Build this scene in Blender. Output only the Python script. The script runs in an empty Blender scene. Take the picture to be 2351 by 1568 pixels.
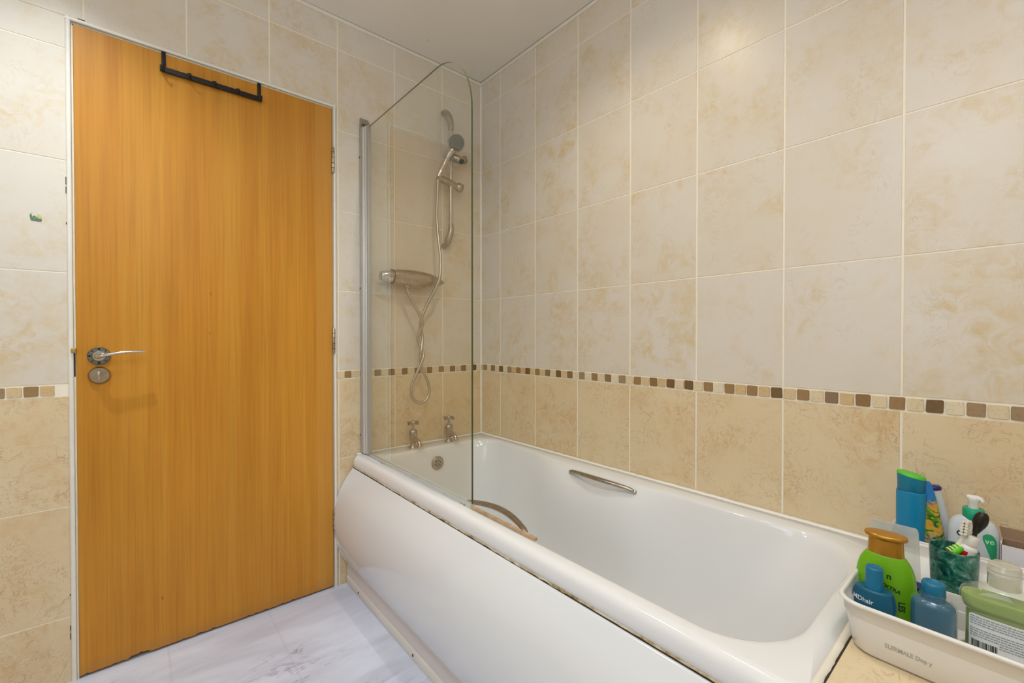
import bpy, bmesh, math, random
from mathutils import Vector, Matrix

PI = math.pi
C = bpy.context.scene.collection
SC = bpy.context.scene

# ------------------------------------------------------------------ camera
cam_data = bpy.data.cameras.new('camera')
cam = bpy.data.objects.new('camera', cam_data)
C.objects.link(cam)
cam_data.sensor_fit = 'HORIZONTAL'
cam_data.sensor_width = 36.0
cam_data.lens = 1012.02 * 36.0 / 2351.0
cam_data.clip_start = 0.02
cam.location = (-1.3839, -1.8673, 1.0417)
cam.rotation_euler = (PI / 2 - 0.01039, 0.0, -0.70757)
SC.camera = cam

# ------------------------------------------------------------------ colour management, world
SC.view_settings.view_transform = 'Standard'
SC.view_settings.look = 'None'
SC.view_settings.gamma = 1.0
SC.view_settings.use_curve_mapping = False
SC.view_settings.exposure = -0.04
W = bpy.data.worlds.new('world')
SC.world = W
W.use_nodes = True
W.node_tree.nodes['Background'].inputs[0].default_value = (0.9, 0.95, 1.0, 1)
W.node_tree.nodes['Background'].inputs[1].default_value = 0.05

# room extents
XL, XR = -2.45, 0.0
YB, YF = 0.0, -2.75
HC = 2.36


def add_light(name, loc, rot, size, energy, color, shape='DISK', spread=180):
    d = bpy.data.lights.new(name, 'AREA')
    d.shape = shape
    d.size = size
    d.energy = energy
    d.color = color
    d.spread = math.radians(spread)
    o = bpy.data.objects.new(name, d)
    o.location = loc
    o.rotation_euler = rot
    C.objects.link(o)
    return o


WARM = (0.97, 0.97, 1.0)
NEUT = (0.88, 0.945, 1.0)
FILL_BLUE = (0.74, 0.88, 1.0)
# the lamps sit just under their diffusers (built at the end); (x, y, diffuser radius, watts, colour)
LAMPS = [(-1.60, -0.47, 0.026, 46.0, (0.86, 0.94, 1.0), 'above the wooden door'),
         (-0.60, -1.02, 0.026, 20.0, (1.0, 0.90, 0.72), 'above the shower screen'),
         (-0.70, -1.95, 0.026, 12.0, WARM, 'above the head of the bath')]
for i, (lx, ly, lr, le, lc, lw) in enumerate(LAMPS):
    sd_ = bpy.data.lights.new('downlight_spot', 'SPOT')
    sd_.energy, sd_.color, sd_.shadow_soft_size = le, lc, 0.014
    sd_.spot_size, sd_.spot_blend = math.radians(121 if i != 1 else 146), 1.0
    so_ = bpy.data.objects.new('downlight_spot', sd_)
    so_.location = (lx, ly, HC - 0.020)
    C.objects.link(so_)
# big opal drum added above the view as fill for ceiling and walls
BIG = (-1.55, -1.75, 0.22)
add_light('fill_drum_light', (BIG[0], BIG[1], HC - 0.445), (0, 0, 0), BIG[2] * 2, 1.0, NEUT)
# fill strip added on the unseen wall behind the camera
FILL_STRIP = (-1.25, YF + 0.09, 1.98)
d_ = add_light('fill_strip_light', FILL_STRIP, (math.radians(80), 0, 0), 0.6, 2.0, NEUT, 'RECTANGLE')
d_.data.size_y = 0.06
# cool fill light at a window added to the unseen left wall
FILL_WIN = (-1.95, -1.05, 1.05, 2.05)     # y0, y1, z0, z1
d_ = add_light('fill_window_light', (XL + 0.03, (FILL_WIN[0] + FILL_WIN[1]) / 2, (FILL_WIN[2] + FILL_WIN[3]) / 2), (0, math.radians(-90), 0), FILL_WIN[3] - FILL_WIN[2], 4.5, FILL_BLUE, 'RECTANGLE')
d_.data.size_y = FILL_WIN[1] - FILL_WIN[0]

# ------------------------------------------------------------------ materials
MATS = {}


def srgb(r, g, b):
    def f(c):
        c = c / 255.0
        return c / 12.92 if c <= 0.04045 else ((c + 0.055) / 1.055) ** 2.4
    return (f(r), f(g), f(b), 1.0)


def new_mat(name):
    m = bpy.data.materials.new(name)
    m.use_nodes = True
    nt = m.node_tree
    b = nt.nodes['Principled BSDF']
    MATS[name] = m
    return m, nt, b


def N(nt, t, **kw):
    n = nt.nodes.new(t)
    for k, v in kw.items():
        setattr(n, k, v)
    return n


def L(nt, a, b):
    nt.links.new(a, b)


def ramp(nt, fac, stops, interp='LINEAR'):
    r = N(nt, 'ShaderNodeValToRGB')
    r.color_ramp.interpolation = interp
    el = r.color_ramp.elements
    el[0].position = stops[0][0]
    el[0].color = stops[0][1]
    el[1].position = stops[-1][0]
    el[1].color = stops[-1][1]
    for p, c in stops[1:-1]:
        e = el.new(p)
        e.color = c
    if fac is not None:
        L(nt, fac, r.inputs[0])
    return r


def mixc(nt, fac, a, b, blend='MIX'):
    m = N(nt, 'ShaderNodeMix', data_type='RGBA', blend_type=blend)
    if isinstance(fac, (int, float)):
        m.inputs[0].default_value = fac
    else:
        L(nt, fac, m.inputs[0])
    for i, v in ((6, a), (7, b)):
        if isinstance(v, tuple):
            m.inputs[i].default_value = v
        else:
            L(nt, v, m.inputs[i])
    return m.outputs[2]


def noise(nt, vec, scale, detail=4, rough=0.55, dist=0.0, out=0):
    n = N(nt, 'ShaderNodeTexNoise')
    n.inputs['Scale'].default_value = scale
    n.inputs['Detail'].default_value = detail
    n.inputs['Roughness'].default_value = rough
    n.inputs['Distortion'].default_value = dist
    if vec is not None:
        L(nt, vec, n.inputs['Vector'])
    return n.outputs[out]


def bump(nt, bsdf, h, strength=0.1, dist=0.002):
    b = N(nt, 'ShaderNodeBump')
    b.inputs['Strength'].default_value = strength
    b.inputs['Distance'].default_value = dist
    L(nt, h, b.inputs['Height'])
    L(nt, b.outputs[0], bsdf.inputs['Normal'])


def simple(name, col, rough=0.4, metal=0.0, spec=0.5, coat=0.0, var=0.06, scale=18.0, bmp=0.0, sss=0.0, trans=0.0,
           alpha=1.0, vrough=0.05):
    """procedural base: a colour broken up by a little noise"""
    m, nt, b = new_mat(name)
    tc = N(nt, 'ShaderNodeTexCoord')
    n = noise(nt, tc.outputs['Object'], scale, 4)
    lo = tuple(c * (1 - var) for c in col[:3]) + (1,)
    hi = tuple(min(1, c * (1 + var)) for c in col[:3]) + (1,)
    r = ramp(nt, n, [(0.3, lo), (0.7, hi)])
    L(nt, r.outputs[0], b.inputs['Base Color'])
    mr = N(nt, 'ShaderNodeMapRange')
    L(nt, n, mr.inputs[0])
    mr.inputs[3].default_value = max(0.0, rough - vrough)
    mr.inputs[4].default_value = rough + vrough
    L(nt, mr.outputs[0], b.inputs['Roughness'])
    b.inputs['Metallic'].default_value = metal
    b.inputs['Specular IOR Level'].default_value = spec
    b.inputs['Coat Weight'].default_value = coat
    b.inputs['Coat Roughness'].default_value = 0.05
    if trans:
        b.inputs['Transmission Weight'].default_value = trans
    if sss:
        b.inputs['Subsurface Weight'].default_value = sss
        b.inputs['Subsurface Radius'].default_value = (0.01, 0.01, 0.01)
    if alpha < 1:
        b.inputs['Alpha'].default_value = alpha
    if bmp:
        bump(nt, b, noise(nt, tc.outputs['Object'], scale * 6, 5), bmp, 0.001)
    return m


def tile_mat(name, base, patch, vein, patch_amt, vein_amt, rough=0.32, vlo=0.50):
    m, nt, b = new_mat(name)
    tc = N(nt, 'ShaderNodeTexCoord')
    at = N(nt, 'ShaderNodeAttribute', attribute_name='tid')
    sc = N(nt, 'ShaderNodeVectorMath', operation='SCALE')
    sc.inputs['Scale'].default_value = 37.0
    L(nt, at.outputs['Color'], sc.inputs[0])
    ad = N(nt, 'ShaderNodeVectorMath', operation='ADD')
    L(nt, tc.outputs['Object'], ad.inputs[0])
    L(nt, sc.outputs[0], ad.inputs[1])
    v = ad.outputs[0]
    n1 = noise(nt, v, 7.0, 6, 0.6, 0.4)
    st_ = N(nt, 'ShaderNodeSeparateXYZ')
    L(nt, at.outputs['Color'], st_.inputs[0])
    sh = N(nt, 'ShaderNodeMath', operation='MULTIPLY_ADD')
    L(nt, st_.outputs[1], sh.inputs[0])
    sh.inputs[1].default_value = 0.12
    sh.inputs[2].default_value = -0.05
    sa = N(nt, 'ShaderNodeMath', operation='ADD')
    L(nt, n1, sa.inputs[0])
    L(nt, sh.outputs[0], sa.inputs[1])
    n1 = sa.outputs[0]
    r1 = ramp(nt, n1, [(0.47, (0, 0, 0, 1)), (0.68, (1, 1, 1, 1))])
    n2 = noise(nt, v, 26.0, 8, 0.7, 0.9)
    r2 = ramp(nt, n2, [(0.40, (0, 0, 0, 1)), (0.62, (1, 1, 1, 1))])
    mul = N(nt, 'ShaderNodeMath', operation='MULTIPLY')
    L(nt, r1.outputs[0], mul.inputs[0])
    L(nt, r2.outputs[0], mul.inputs[1])
    mul2 = N(nt, 'ShaderNodeMath', operation='MULTIPLY')
    L(nt, mul.outputs[0], mul2.inputs[0])
    mul2.inputs[1].default_value = patch_amt
    c = mixc(nt, mul2.outputs[0], base, patch)
    # soft pink / grey clouds
    n4 = noise(nt, v, 4.0, 3, 0.5)
    r4 = ramp(nt, n4, [(0.42, (0, 0, 0, 1)), (0.62, (1, 1, 1, 1))])
    m4 = N(nt, 'ShaderNodeMath', operation='MULTIPLY')
    L(nt, r4.outputs[0], m4.inputs[0])
    m4.inputs[1].default_value = 0.35
    c = mixc(nt, m4.outputs[0], c, tuple(0.5 * base[i] + 0.5 * patch[i] for i in range(3)) + (1,))
    # thin crazed veins
    n3 = noise(nt, v, 22.0, 7, 0.62, 1.6)
    r3 = ramp(nt, n3, [(0.480, (0, 0, 0, 1)), (0.5, (1, 1, 1, 1)), (0.520, (0, 0, 0, 1))])
    n5 = noise(nt, v, 9.0, 4, 0.6)
    r5 = ramp(nt, n5, [(vlo, (0, 0, 0, 1)), (vlo + 0.16, (1, 1, 1, 1))])
    m5 = N(nt, 'ShaderNodeMath', operation='MULTIPLY')
    L(nt, r3.outputs[0], m5.inputs[0])
    L(nt, r5.outputs[0], m5.inputs[1])
    m6 = N(nt, 'ShaderNodeMath', operation='MULTIPLY')
    L(nt, m5.outputs[0], m6.inputs[0])
    m6.inputs[1].default_value = vein_amt
    c = mixc(nt, m6.outputs[0], c, vein)
    L(nt, c, b.inputs['Base Color'])
    b.inputs['Roughness'].default_value = rough
    b.inputs['Specular IOR Level'].default_value = 0.4
    bump(nt, b, n2, 0.05, 0.001)
    return m


tile_mat('cream_tile', srgb(220, 213, 202), srgb(212, 190, 146), srgb(180, 156, 124), 0.95, 0.4)
tile_mat('beige_tile', srgb(224, 206, 171), srgb(208, 172, 120), srgb(160, 114, 72), 0.85, 0.52, vlo=0.42)
simple('grout', srgb(242, 234, 216), 0.8, var=0.03, scale=40, bmp=0.2)


def mosaic_mat():
    m, nt, b = new_mat('mosaic_stone')
    tc = N(nt, 'ShaderNodeTexCoord')
    at = N(nt, 'ShaderNodeAttribute', attribute_name='col')
    n = noise(nt, tc.outputs['Object'], 160.0, 5, 0.7)
    r = ramp(nt, n, [(0.30, (0.72, 0.68, 0.62, 1)), (0.46, (1, 1, 1, 1)), (0.64, (1.0, 1.0, 1.0, 1)), (0.74, (1.4, 1.4, 1.3, 1))])
    c = mixc(nt, 1.0, at.outputs['Color'], r.outputs[0], 'MULTIPLY')
    L(nt, c, b.inputs['Base Color'])
    b.inputs['Roughness'].default_value = 0.6
    bump(nt, b, n, 0.4, 0.001)


mosaic_mat()


def wood_mat():
    m, nt, b = new_mat('oak_veneer')
    tc = N(nt, 'ShaderNodeTexCoord')
    mp = N(nt, 'ShaderNodeMapping')
    mp.inputs['Scale'].default_value = (1.0, 1.0, 0.018)
    L(nt, tc.outputs['Object'], mp.inputs[0])
    v = mp.outputs[0]
    n1 = noise(nt, v, 130.0, 5, 0.6, 0.0)          # fine grain lines
    n2 = noise(nt, v, 20.0, 4, 0.6, 0.3)           # broad bands
    mp2 = N(nt, 'ShaderNodeMapping')
    mp2.inputs['Scale'].default_value = (1.0, 1.0, 0.35)
    L(nt, tc.outputs['Object'], mp2.inputs[0])
    n3 = noise(nt, mp2.outputs[0], 3.0, 3, 0.5)    # soft clouding
    r2 = ramp(nt, n2, [(0.30, srgb(190, 126, 34)), (0.5, srgb(197, 135, 40)), (0.70, srgb(203, 145, 50))])
    r1 = ramp(nt, n1, [(0.36, (0.86, 0.83, 0.78, 1)), (0.50, (1, 1, 1, 1)), (0.66, (1.08, 1.08, 1.08, 1))])
    c = mixc(nt, 0.8, r2.outputs[0], r1.outputs[0], 'MULTIPLY')
    r3 = ramp(nt, n3, [(0.35, (0.92, 0.90, 0.84, 1)), (0.65, (1.07, 1.06, 1.06, 1))])
    c = mixc(nt, 0.8, c, r3.outputs[0], 'MULTIPLY')
    # small knots
    vo = N(nt, 'ShaderNodeTexVoronoi')
    mp3 = N(nt, 'ShaderNodeMapping')
    mp3.inputs['Scale'].default_value = (1.0, 1.0, 0.45)
    L(nt, tc.outputs['Object'], mp3.inputs[0])
    L(nt, mp3.outputs[0], vo.inputs['Vector'])
    vo.inputs['Scale'].default_value = 9.0
    rk = ramp(nt, vo.outputs['Distance'], [(0.018, (1, 1, 1, 1)), (0.034, (0, 0, 0, 1))])
    km = N(nt, 'ShaderNodeMath', operation='MULTIPLY')
    L(nt, rk.outputs[0], km.inputs[0])
    km.inputs[1].default_value = 0.5
    c = mixc(nt, km.outputs[0], c, srgb(110, 60, 20))
    # straight-grained paler stile next to the hinges, and darker edge at the lock side
    sx = N(nt, 'ShaderNodeSeparateXYZ')
    L(nt, tc.outputs['Object'], sx.inputs[0])
    gt = N(nt, 'ShaderNodeMath', operation='GREATER_THAN')
    L(nt, sx.outputs[0], gt.inputs[0])
    gt.inputs[1].default_value = -0.828
    gm = N(nt, 'ShaderNodeMath', operation='MULTIPLY')
    L(nt, gt.outputs[0], gm.inputs[0])
    gm.inputs[1].default_value = 0.45
    c = mixc(nt, gm.outputs[0], c, srgb(208, 152, 70))
    # worn lower edge
    mr = N(nt, 'ShaderNodeMapRange')
    L(nt, sx.outputs[2], mr.inputs[0])
    mr.inputs[1].default_value = 0.012
    mr.inputs[2].default_value = 0.055
    mr.inputs[3].default_value = 0.35
    mr.inputs[4].default_value = 0.0
    c = mixc(nt, mr.outputs[0], c, srgb(150, 112, 70))
    L(nt, c, b.inputs['Base Color'])
    b.inputs['Roughness'].default_value = 0.42
    b.inputs['Specular IOR Level'].default_value = 0.35
    bump(nt, b, n1, 0.06, 0.001)


wood_mat()


def marble_mat():
    m, nt, b = new_mat('marble_vinyl')
    tc = N(nt, 'ShaderNodeTexCoord')
    mp = N(nt, 'ShaderNodeMapping')
    mp.inputs['Rotation'].default_value = (0, 0, math.radians(4))
    mp.inputs['Scale'].default_value = (0.55, 2.2, 1.0)
    L(nt, tc.outputs['Object'], mp.inputs[0])
    v = mp.outputs[0]
    n1 = noise(nt, v, 3.2, 6, 0.6, 0.6)
    r1 = ramp(nt, n1, [(0.36, srgb(198, 203, 222)), (0.55, srgb(216, 223, 242)), (0.7, srgb(226, 234, 252))])
    n2 = noise(nt, v, 4.5, 7, 0.62, 1.2)
    r2 = ramp(nt, n2, [(0.475, (0, 0, 0, 1)), (0.5, (1, 1, 1, 1)), (0.512, (0, 0, 0, 1))])
    n3 = noise(nt, v, 2.4, 3, 0.5)
    r3 = ramp(nt, n3, [(0.50, (0, 0, 0, 1)), (0.66, (1, 1, 1, 1))])
    mu = N(nt, 'ShaderNodeMath', operation='MULTIPLY')
    L(nt, r2.outputs[0], mu.inputs[0])
    L(nt, r3.outputs[0], mu.inputs[1])
    c = mixc(nt, mu.outputs[0], r1.outputs[0], srgb(112, 98, 116))
    n4 = noise(nt, v, 9.0, 6, 0.6, 0.8)
    r4 = ramp(nt, n4, [(0.46, (0, 0, 0, 1)), (0.5, (0.45, 0.45, 0.45, 1)), (0.54, (0, 0, 0, 1))])
    mu4 = N(nt, 'ShaderNodeMath', operation='MULTIPLY')
    L(nt, r4.outputs[0], mu4.inputs[0])
    L(nt, r3.outputs[0], mu4.inputs[1])
    c = mixc(nt, mu4.outputs[0], c, srgb(180, 172, 188))
    # faint plank joints every 0.3 m
    sx = N(nt, 'ShaderNodeSeparateXYZ')
    L(nt, tc.outputs['Object'], sx.inputs[0])
    a1 = N(nt, 'ShaderNodeMath', operation='ADD')
    L(nt, sx.outputs[0], a1.inputs[0])
    a1.inputs[1].default_value = 1.006 + 3.0 + 0.15
    md = N(nt, 'ShaderNodeMath', operation='PINGPONG')
    L(nt, a1.outputs[0], md.inputs[0])
    md.inputs[1].default_value = 0.15
    rj = ramp(nt, md.outputs[0], [(0.1480, (0, 0, 0, 1)), (0.1492, (1, 1, 1, 1))])
    jm = N(nt, 'ShaderNodeMath', operation='MULTIPLY')
    L(nt, rj.outputs[0], jm.inputs[0])
    jm.inputs[1].default_value = 0.45
    c = mixc(nt, jm.outputs[0], c, srgb(176, 174, 184))
    L(nt, c, b.inputs['Base Color'])
    b.inputs['Roughness'].default_value = 0.38
    b.inputs['Specular IOR Level'].default_value = 0.4


marble_mat()


def ceiling_mat():
    m, nt, b = new_mat('ceiling_paint')
    tc = N(nt, 'ShaderNodeTexCoord')
    n = noise(nt, tc.outputs['Object'], 3.0, 3)
    r = ramp(nt, n, [(0.3, srgb(236, 230, 220)), (0.7, srgb(240, 234, 226))])
    vo = N(nt, 'ShaderNodeTexVoronoi')
    L(nt, tc.outputs['Object'], vo.inputs['Vector'])
    vo.inputs['Scale'].default_value = 11.0
    rk = ramp(nt, vo.outputs['Distance'], [(0.03, (1, 1, 1, 1)), (0.06, (0, 0, 0, 1))])
    n2 = noise(nt, tc.outputs['Object'], 5.0, 2)
    r2 = ramp(nt, n2, [(0.52, (0, 0, 0, 1)), (0.56, (1, 1, 1, 1))])
    mu = N(nt, 'ShaderNodeMath', operation='MULTIPLY')
    L(nt, rk.outputs[0], mu.inputs[0])
    L(nt, r2.outputs[0], mu.inputs[1])
    mu2 = N(nt, 'ShaderNodeMath', operation='MULTIPLY')
    L(nt, mu.outputs[0], mu2.inputs[0])
    mu2.inputs[1].default_value = 0.45
    c = mixc(nt, mu2.outputs[0], r.outputs[0], srgb(120, 95, 70))
    L(nt, c, b.inputs['Base Color'])
    b.inputs['Roughness'].default_value = 0.85


ceiling_mat()


def sealant_mat():
    """white silicone with specks of mould"""
    m, nt, b = new_mat('sealant')
    tc = N(nt, 'ShaderNodeTexCoord')
    n = noise(nt, tc.outputs['Object'], 55.0, 5, 0.7, 0.5)
    r = ramp(nt, n, [(0.245, srgb(70, 62, 50)), (0.29, srgb(205, 190, 165)), (0.36, srgb(244, 240, 232))])
    L(nt, r.outputs[0], b.inputs['Base Color'])
    b.inputs['Roughness'].default_value = 0.5
    bump(nt, b, n, 0.3, 0.002)


sealant_mat()

simple('bath_acrylic', srgb(232, 233, 234), 0.10, spec=0.6, var=0.01, scale=4, vrough=0.02)


def panel_mat():
    """white acrylic, a yellowish reflection painted as a cloud in the middle"""
    m, nt, b = new_mat('panel_acrylic')
    tc = N(nt, 'ShaderNodeTexCoord')
    n = noise(nt, tc.outputs['Object'], 2.0, 3, 0.5)
    mp = N(nt, 'ShaderNodeMapping')
    mp.inputs['Location'].default_value = (0.0, 1.15, -0.30)
    mp.inputs['Scale'].default_value = (0.2, 1.7, 2.6)
    L(nt, tc.outputs['Object'], mp.inputs[0])
    ln = N(nt, 'ShaderNodeVectorMath', operation='LENGTH')
    mp.vector_type = 'POINT'
    L(nt, mp.outputs[0], ln.inputs[0])
    a = N(nt, 'ShaderNodeMath', operation='ADD')
    L(nt, ln.outputs['Value'], a.inputs[0])
    L(nt, n, a.inputs[1])
    r = ramp(nt, a.outputs[0], [(0.55, srgb(226, 229, 212)), (1.25, srgb(222, 225, 228))])  # warmer middle puts a yellowish reflection into the colour
    L(nt, r.outputs[0], b.inputs['Base Color'])
    b.inputs['Roughness'].default_value = 0.13
    b.inputs['Specular IOR Level'].default_value = 0.6


panel_mat()
simple('plinth_white', srgb(226, 224, 216), 0.35, var=0.03, scale=8)
simple('panel_flange', srgb(214, 208, 204), 0.4, var=0.02, scale=8)
simple('white_gloss_paint', srgb(232, 228, 218), 0.3, var=0.03, scale=20)
simple('cream_paint', srgb(222, 212, 190), 0.45, var=0.08, scale=30)
simple('white_strip', srgb(233, 227, 214), 0.5, var=0.03, scale=20)
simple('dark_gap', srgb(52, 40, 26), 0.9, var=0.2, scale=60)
m_, nt_, b_ = new_mat('dirt')
tc_ = N(nt_, 'ShaderNodeTexCoord')
n_ = noise(nt_, tc_.outputs['Object'], 14.0, 6, 0.7, 0.6)
r_ = ramp(nt_, n_, [(0.36, srgb(92, 70, 40)), (0.44, srgb(188, 164, 120)), (0.56, srgb(216, 206, 186))])
L(nt_, r_.outputs[0], b_.inputs['Base Color'])
b_.inputs['Roughness'].default_value = 0.7
simple('stained_strip', srgb(176, 150, 118), 0.5, var=0.28, scale=40)
simple('chrome', srgb(205, 203, 198), 0.12, metal=1.0, var=0.04, scale=30)
simple('dull_chrome', srgb(176, 168, 156), 0.28, metal=1.0, var=0.10, scale=40)
simple('steel_dark', srgb(120, 128, 128), 0.35, metal=1.0, var=0.1, scale=40)
simple('hose_steel', srgb(190, 184, 174), 0.3, metal=0.9, var=0.05, scale=60)
simple('aluminium', srgb(214, 214, 212), 0.30, metal=0.45, var=0.02, scale=10)
simple('aluminium_grey', srgb(176, 173, 164), 0.38, metal=0.45, var=0.03, scale=10)
simple('white_enamel', srgb(226, 226, 222), 0.25, var=0.02)
simple('brass', srgb(176, 146, 84), 0.45, metal=0.6, var=0.15, scale=80)
simple('black_iron', srgb(14, 10, 8), 0.6, var=0.2, scale=40)
simple('screw_metal', srgb(92, 84, 72), 0.5, metal=0.7, var=0.2, scale=200)
simple('hole_black', srgb(20, 20, 20), 0.6, var=0.1)  # near-black, stands in for the shade inside holes and slots
simple('spray_face', srgb(74, 76, 74), 0.5, var=0.12, scale=220)
simple('white_plastic', srgb(226, 225, 222), 0.28, var=0.01, scale=10)
simple('tray_plastic', srgb(228, 226, 222), 0.24, var=0.012, scale=8)
simple('tray_print', srgb(176, 174, 170), 0.5, var=0.2, scale=200)
simple('teal_plastic', srgb(16, 112, 150), 0.32, var=0.05, scale=14, spec=0.45)
simple('teal_body', srgb(8, 86, 116), 0.36, var=0.08, scale=10, spec=0.45)
simple('teal_dull', srgb(30, 96, 122), 0.25, var=0.08, scale=20)
simple('lime_plastic', srgb(112, 176, 20), 0.28, var=0.04, scale=8, spec=0.5)
simple('gold_plastic', srgb(184, 132, 40), 0.28, metal=0.55, var=0.04, scale=10)
simple('blue_plastic', srgb(12, 132, 178), 0.35, var=0.04, scale=10)
simple('blue_cap', srgb(14, 120, 152), 0.3, var=0.04, scale=10)
simple('green_cap', srgb(84, 190, 40), 0.4, var=0.10, scale=24)
simple('navy_plastic', srgb(18, 30, 110), 0.3, var=0.05)
simple('sky_blue', srgb(40, 170, 214), 0.3, var=0.05)
simple('pale_plastic', srgb(206, 214, 222), 0.3, var=0.03, scale=12)
simple('mint_plastic', srgb(24, 160, 118), 0.32, var=0.04, scale=12)
simple('label_green', srgb(40, 165, 110), 0.4, var=0.02)
simple('leaf_green', srgb(160, 214, 104), 0.4, var=0.05)
simple('print_white', srgb(226, 232, 236), 0.4, var=0.02)
simple('print_mint', srgb(176, 236, 200), 0.4, var=0.02)
simple('print_black', srgb(16, 26, 14), 0.5, var=0.02)
simple('print_green', srgb(24, 66, 8), 0.5, var=0.02)
simple('print_grey', srgb(150, 156, 158), 0.5, var=0.06, scale=300)
simple('label_paper', srgb(220, 224, 226), 0.35, var=0.02)
simple('toothbrush_black', srgb(30, 24, 20), 0.28, var=0.2)
simple('toothbrush_white', srgb(226, 222, 212), 0.3, var=0.03)
simple('bristle_white', srgb(232, 228, 216), 0.6, var=0.05, scale=200)
simple('grip_green', srgb(92, 190, 24), 0.35, var=0.08)
simple('grip_pale', srgb(196, 240, 130), 0.35, var=0.04)
simple('tube_red', srgb(192, 20, 16), 0.3, var=0.04)
simple('card_white', srgb(224, 222, 228), 0.5, var=0.01)
simple('card_inside', srgb(150, 122, 96), 0.7, var=0.06, scale=30)
simple('sticker_green', srgb(96, 132, 82), 0.5, var=0.3, scale=200)
simple('sticker_grey', srgb(98, 112, 112), 0.5, var=0.2, scale=200)
simple('sticker_yellow', srgb(198, 200, 128), 0.5, var=0.15, scale=200)


def clear_mat(name, tint, gloss_tint=(1, 1, 1, 1), haze=0.05, haze_col=(0.8, 0.8, 0.8, 1), rough=0.02, ior=1.45):
    """thin clear sheet: tinted see-through, Fresnel reflection and a trace of surface haze"""
    m = bpy.data.materials.new(name)
    m.use_nodes = True
    nt = m.node_tree
    nt.nodes.clear()
    out = N(nt, 'ShaderNodeOutputMaterial')
    tr = N(nt, 'ShaderNodeBsdfTransparent')
    tr.inputs[0].default_value = tint
    gl = N(nt, 'ShaderNodeBsdfGlossy')
    gl.inputs[0].default_value = gloss_tint
    gl.inputs['Roughness'].default_value = rough
    df = N(nt, 'ShaderNodeBsdfDiffuse')
    tc = N(nt, 'ShaderNodeTexCoord')
    nz = noise(nt, tc.outputs['Object'], 9.0, 4)
    mr = N(nt, 'ShaderNodeMapRange')
    L(nt, nz, mr.inputs[0])
    mr.inputs[3].default_value = haze * 0.6
    mr.inputs[4].default_value = haze * 1.4
    df.inputs[0].default_value = haze_col
    mh = N(nt, 'ShaderNodeMixShader')
    L(nt, mr.outputs[0], mh.inputs[0])
    L(nt, tr.outputs[0], mh.inputs[1])
    L(nt, df.outputs[0], mh.inputs[2])
    fr = N(nt, 'ShaderNodeFresnel')
    fr.inputs['IOR'].default_value = ior
    mx = N(nt, 'ShaderNodeMixShader')
    ge = N(nt, 'ShaderNodeNewGeometry')
    inv = N(nt, 'ShaderNodeMath', operation='SUBTRACT')
    inv.inputs[0].default_value = 1.0
    L(nt, ge.outputs['Backfacing'], inv.inputs[1])
    fm = N(nt, 'ShaderNodeMath', operation='MULTIPLY')
    L(nt, fr.outputs[0], fm.inputs[0])
    L(nt, inv.outputs[0], fm.inputs[1])
    fk = N(nt, 'ShaderNodeMath', operation='MULTIPLY')
    L(nt, fm.outputs[0], fk.inputs[0])
    fk.inputs[1].default_value = 1.5
    L(nt, fk.outputs[0], mx.inputs[0])
    L(nt, mh.outputs[0], mx.inputs[1])
    L(nt, gl.outputs[0], mx.inputs[2])
    L(nt, mx.outputs[0], out.inputs[0])
    MATS[name] = m
    return m


clear_mat('screen_glass', (0.95, 0.955, 0.925, 1), haze=0.035, haze_col=(0.72, 0.70, 0.60, 1), rough=0.0)
simple('glass_edge', srgb(78, 84, 54), 0.15, var=0.1, scale=20)
clear_mat('clear_plastic', (0.90, 0.91, 0.89, 1), haze=0.10, haze_col=(0.75, 0.76, 0.72, 1), rough=0.06)
clear_mat('frosted_plastic', (0.80, 0.82, 0.80, 1), haze=0.55, haze_col=(0.70, 0.74, 0.72, 1), rough=0.2)
clear_mat('clear_cap', (0.84, 0.84, 0.78, 1), haze=0.38, haze_col=(0.72, 0.71, 0.62, 1), rough=0.08)
clear_mat('bottle_clear', (0.93, 0.95, 0.90, 1), haze=0.07, haze_col=(0.8, 0.82, 0.75, 1), rough=0.03)
clear_mat('shrink_film', (0.94, 0.96, 0.97, 1), haze=0.03, haze_col=(0.8, 0.85, 0.88, 1), rough=0.05)


def liquid_mat():
    m, nt, b = new_mat('green_liquid')
    tc = N(nt, 'ShaderNodeTexCoord')
    mp = N(nt, 'ShaderNodeMapping')
    mp.inputs['Scale'].default_value = (0.35, 0.35, 1.0)
    mp.inputs['Rotation'].default_value = (0, math.radians(12), 0)
    L(nt, tc.outputs['Object'], mp.inputs[0])
    n = noise(nt, mp.outputs[0], 34.0, 3, 0.5, 0.6)
    r = ramp(nt, n, [(0.28, srgb(104, 132, 44)), (0.45, srgb(150, 178, 92)), (0.7, srgb(176, 194, 118))])
    L(nt, r.outputs[0], b.inputs['Base Color'])
    b.inputs['Roughness'].default_value = 0.12
    b.inputs['Subsurface Weight'].default_value = 0.3
    b.inputs['Subsurface Radius'].default_value = (0.01, 0.014, 0.006)
    b.inputs['Alpha'].default_value = 0.88


liquid_mat()


def marbled_mat():
    m, nt, b = new_mat('green_marbled')
    tc = N(nt, 'ShaderNodeTexCoord')
    n = noise(nt, tc.outputs['Object'], 34.0, 7, 0.68, 1.3)
    r = ramp(nt, n, [(0.36, srgb(6, 44, 42)), (0.47, srgb(14, 84, 72)), (0.56, srgb(60, 124, 108)), (0.70, srgb(150, 182, 168))])
    L(nt, r.outputs[0], b.inputs['Base Color'])
    b.inputs['Roughness'].default_value = 0.22


marbled_mat()


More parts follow.
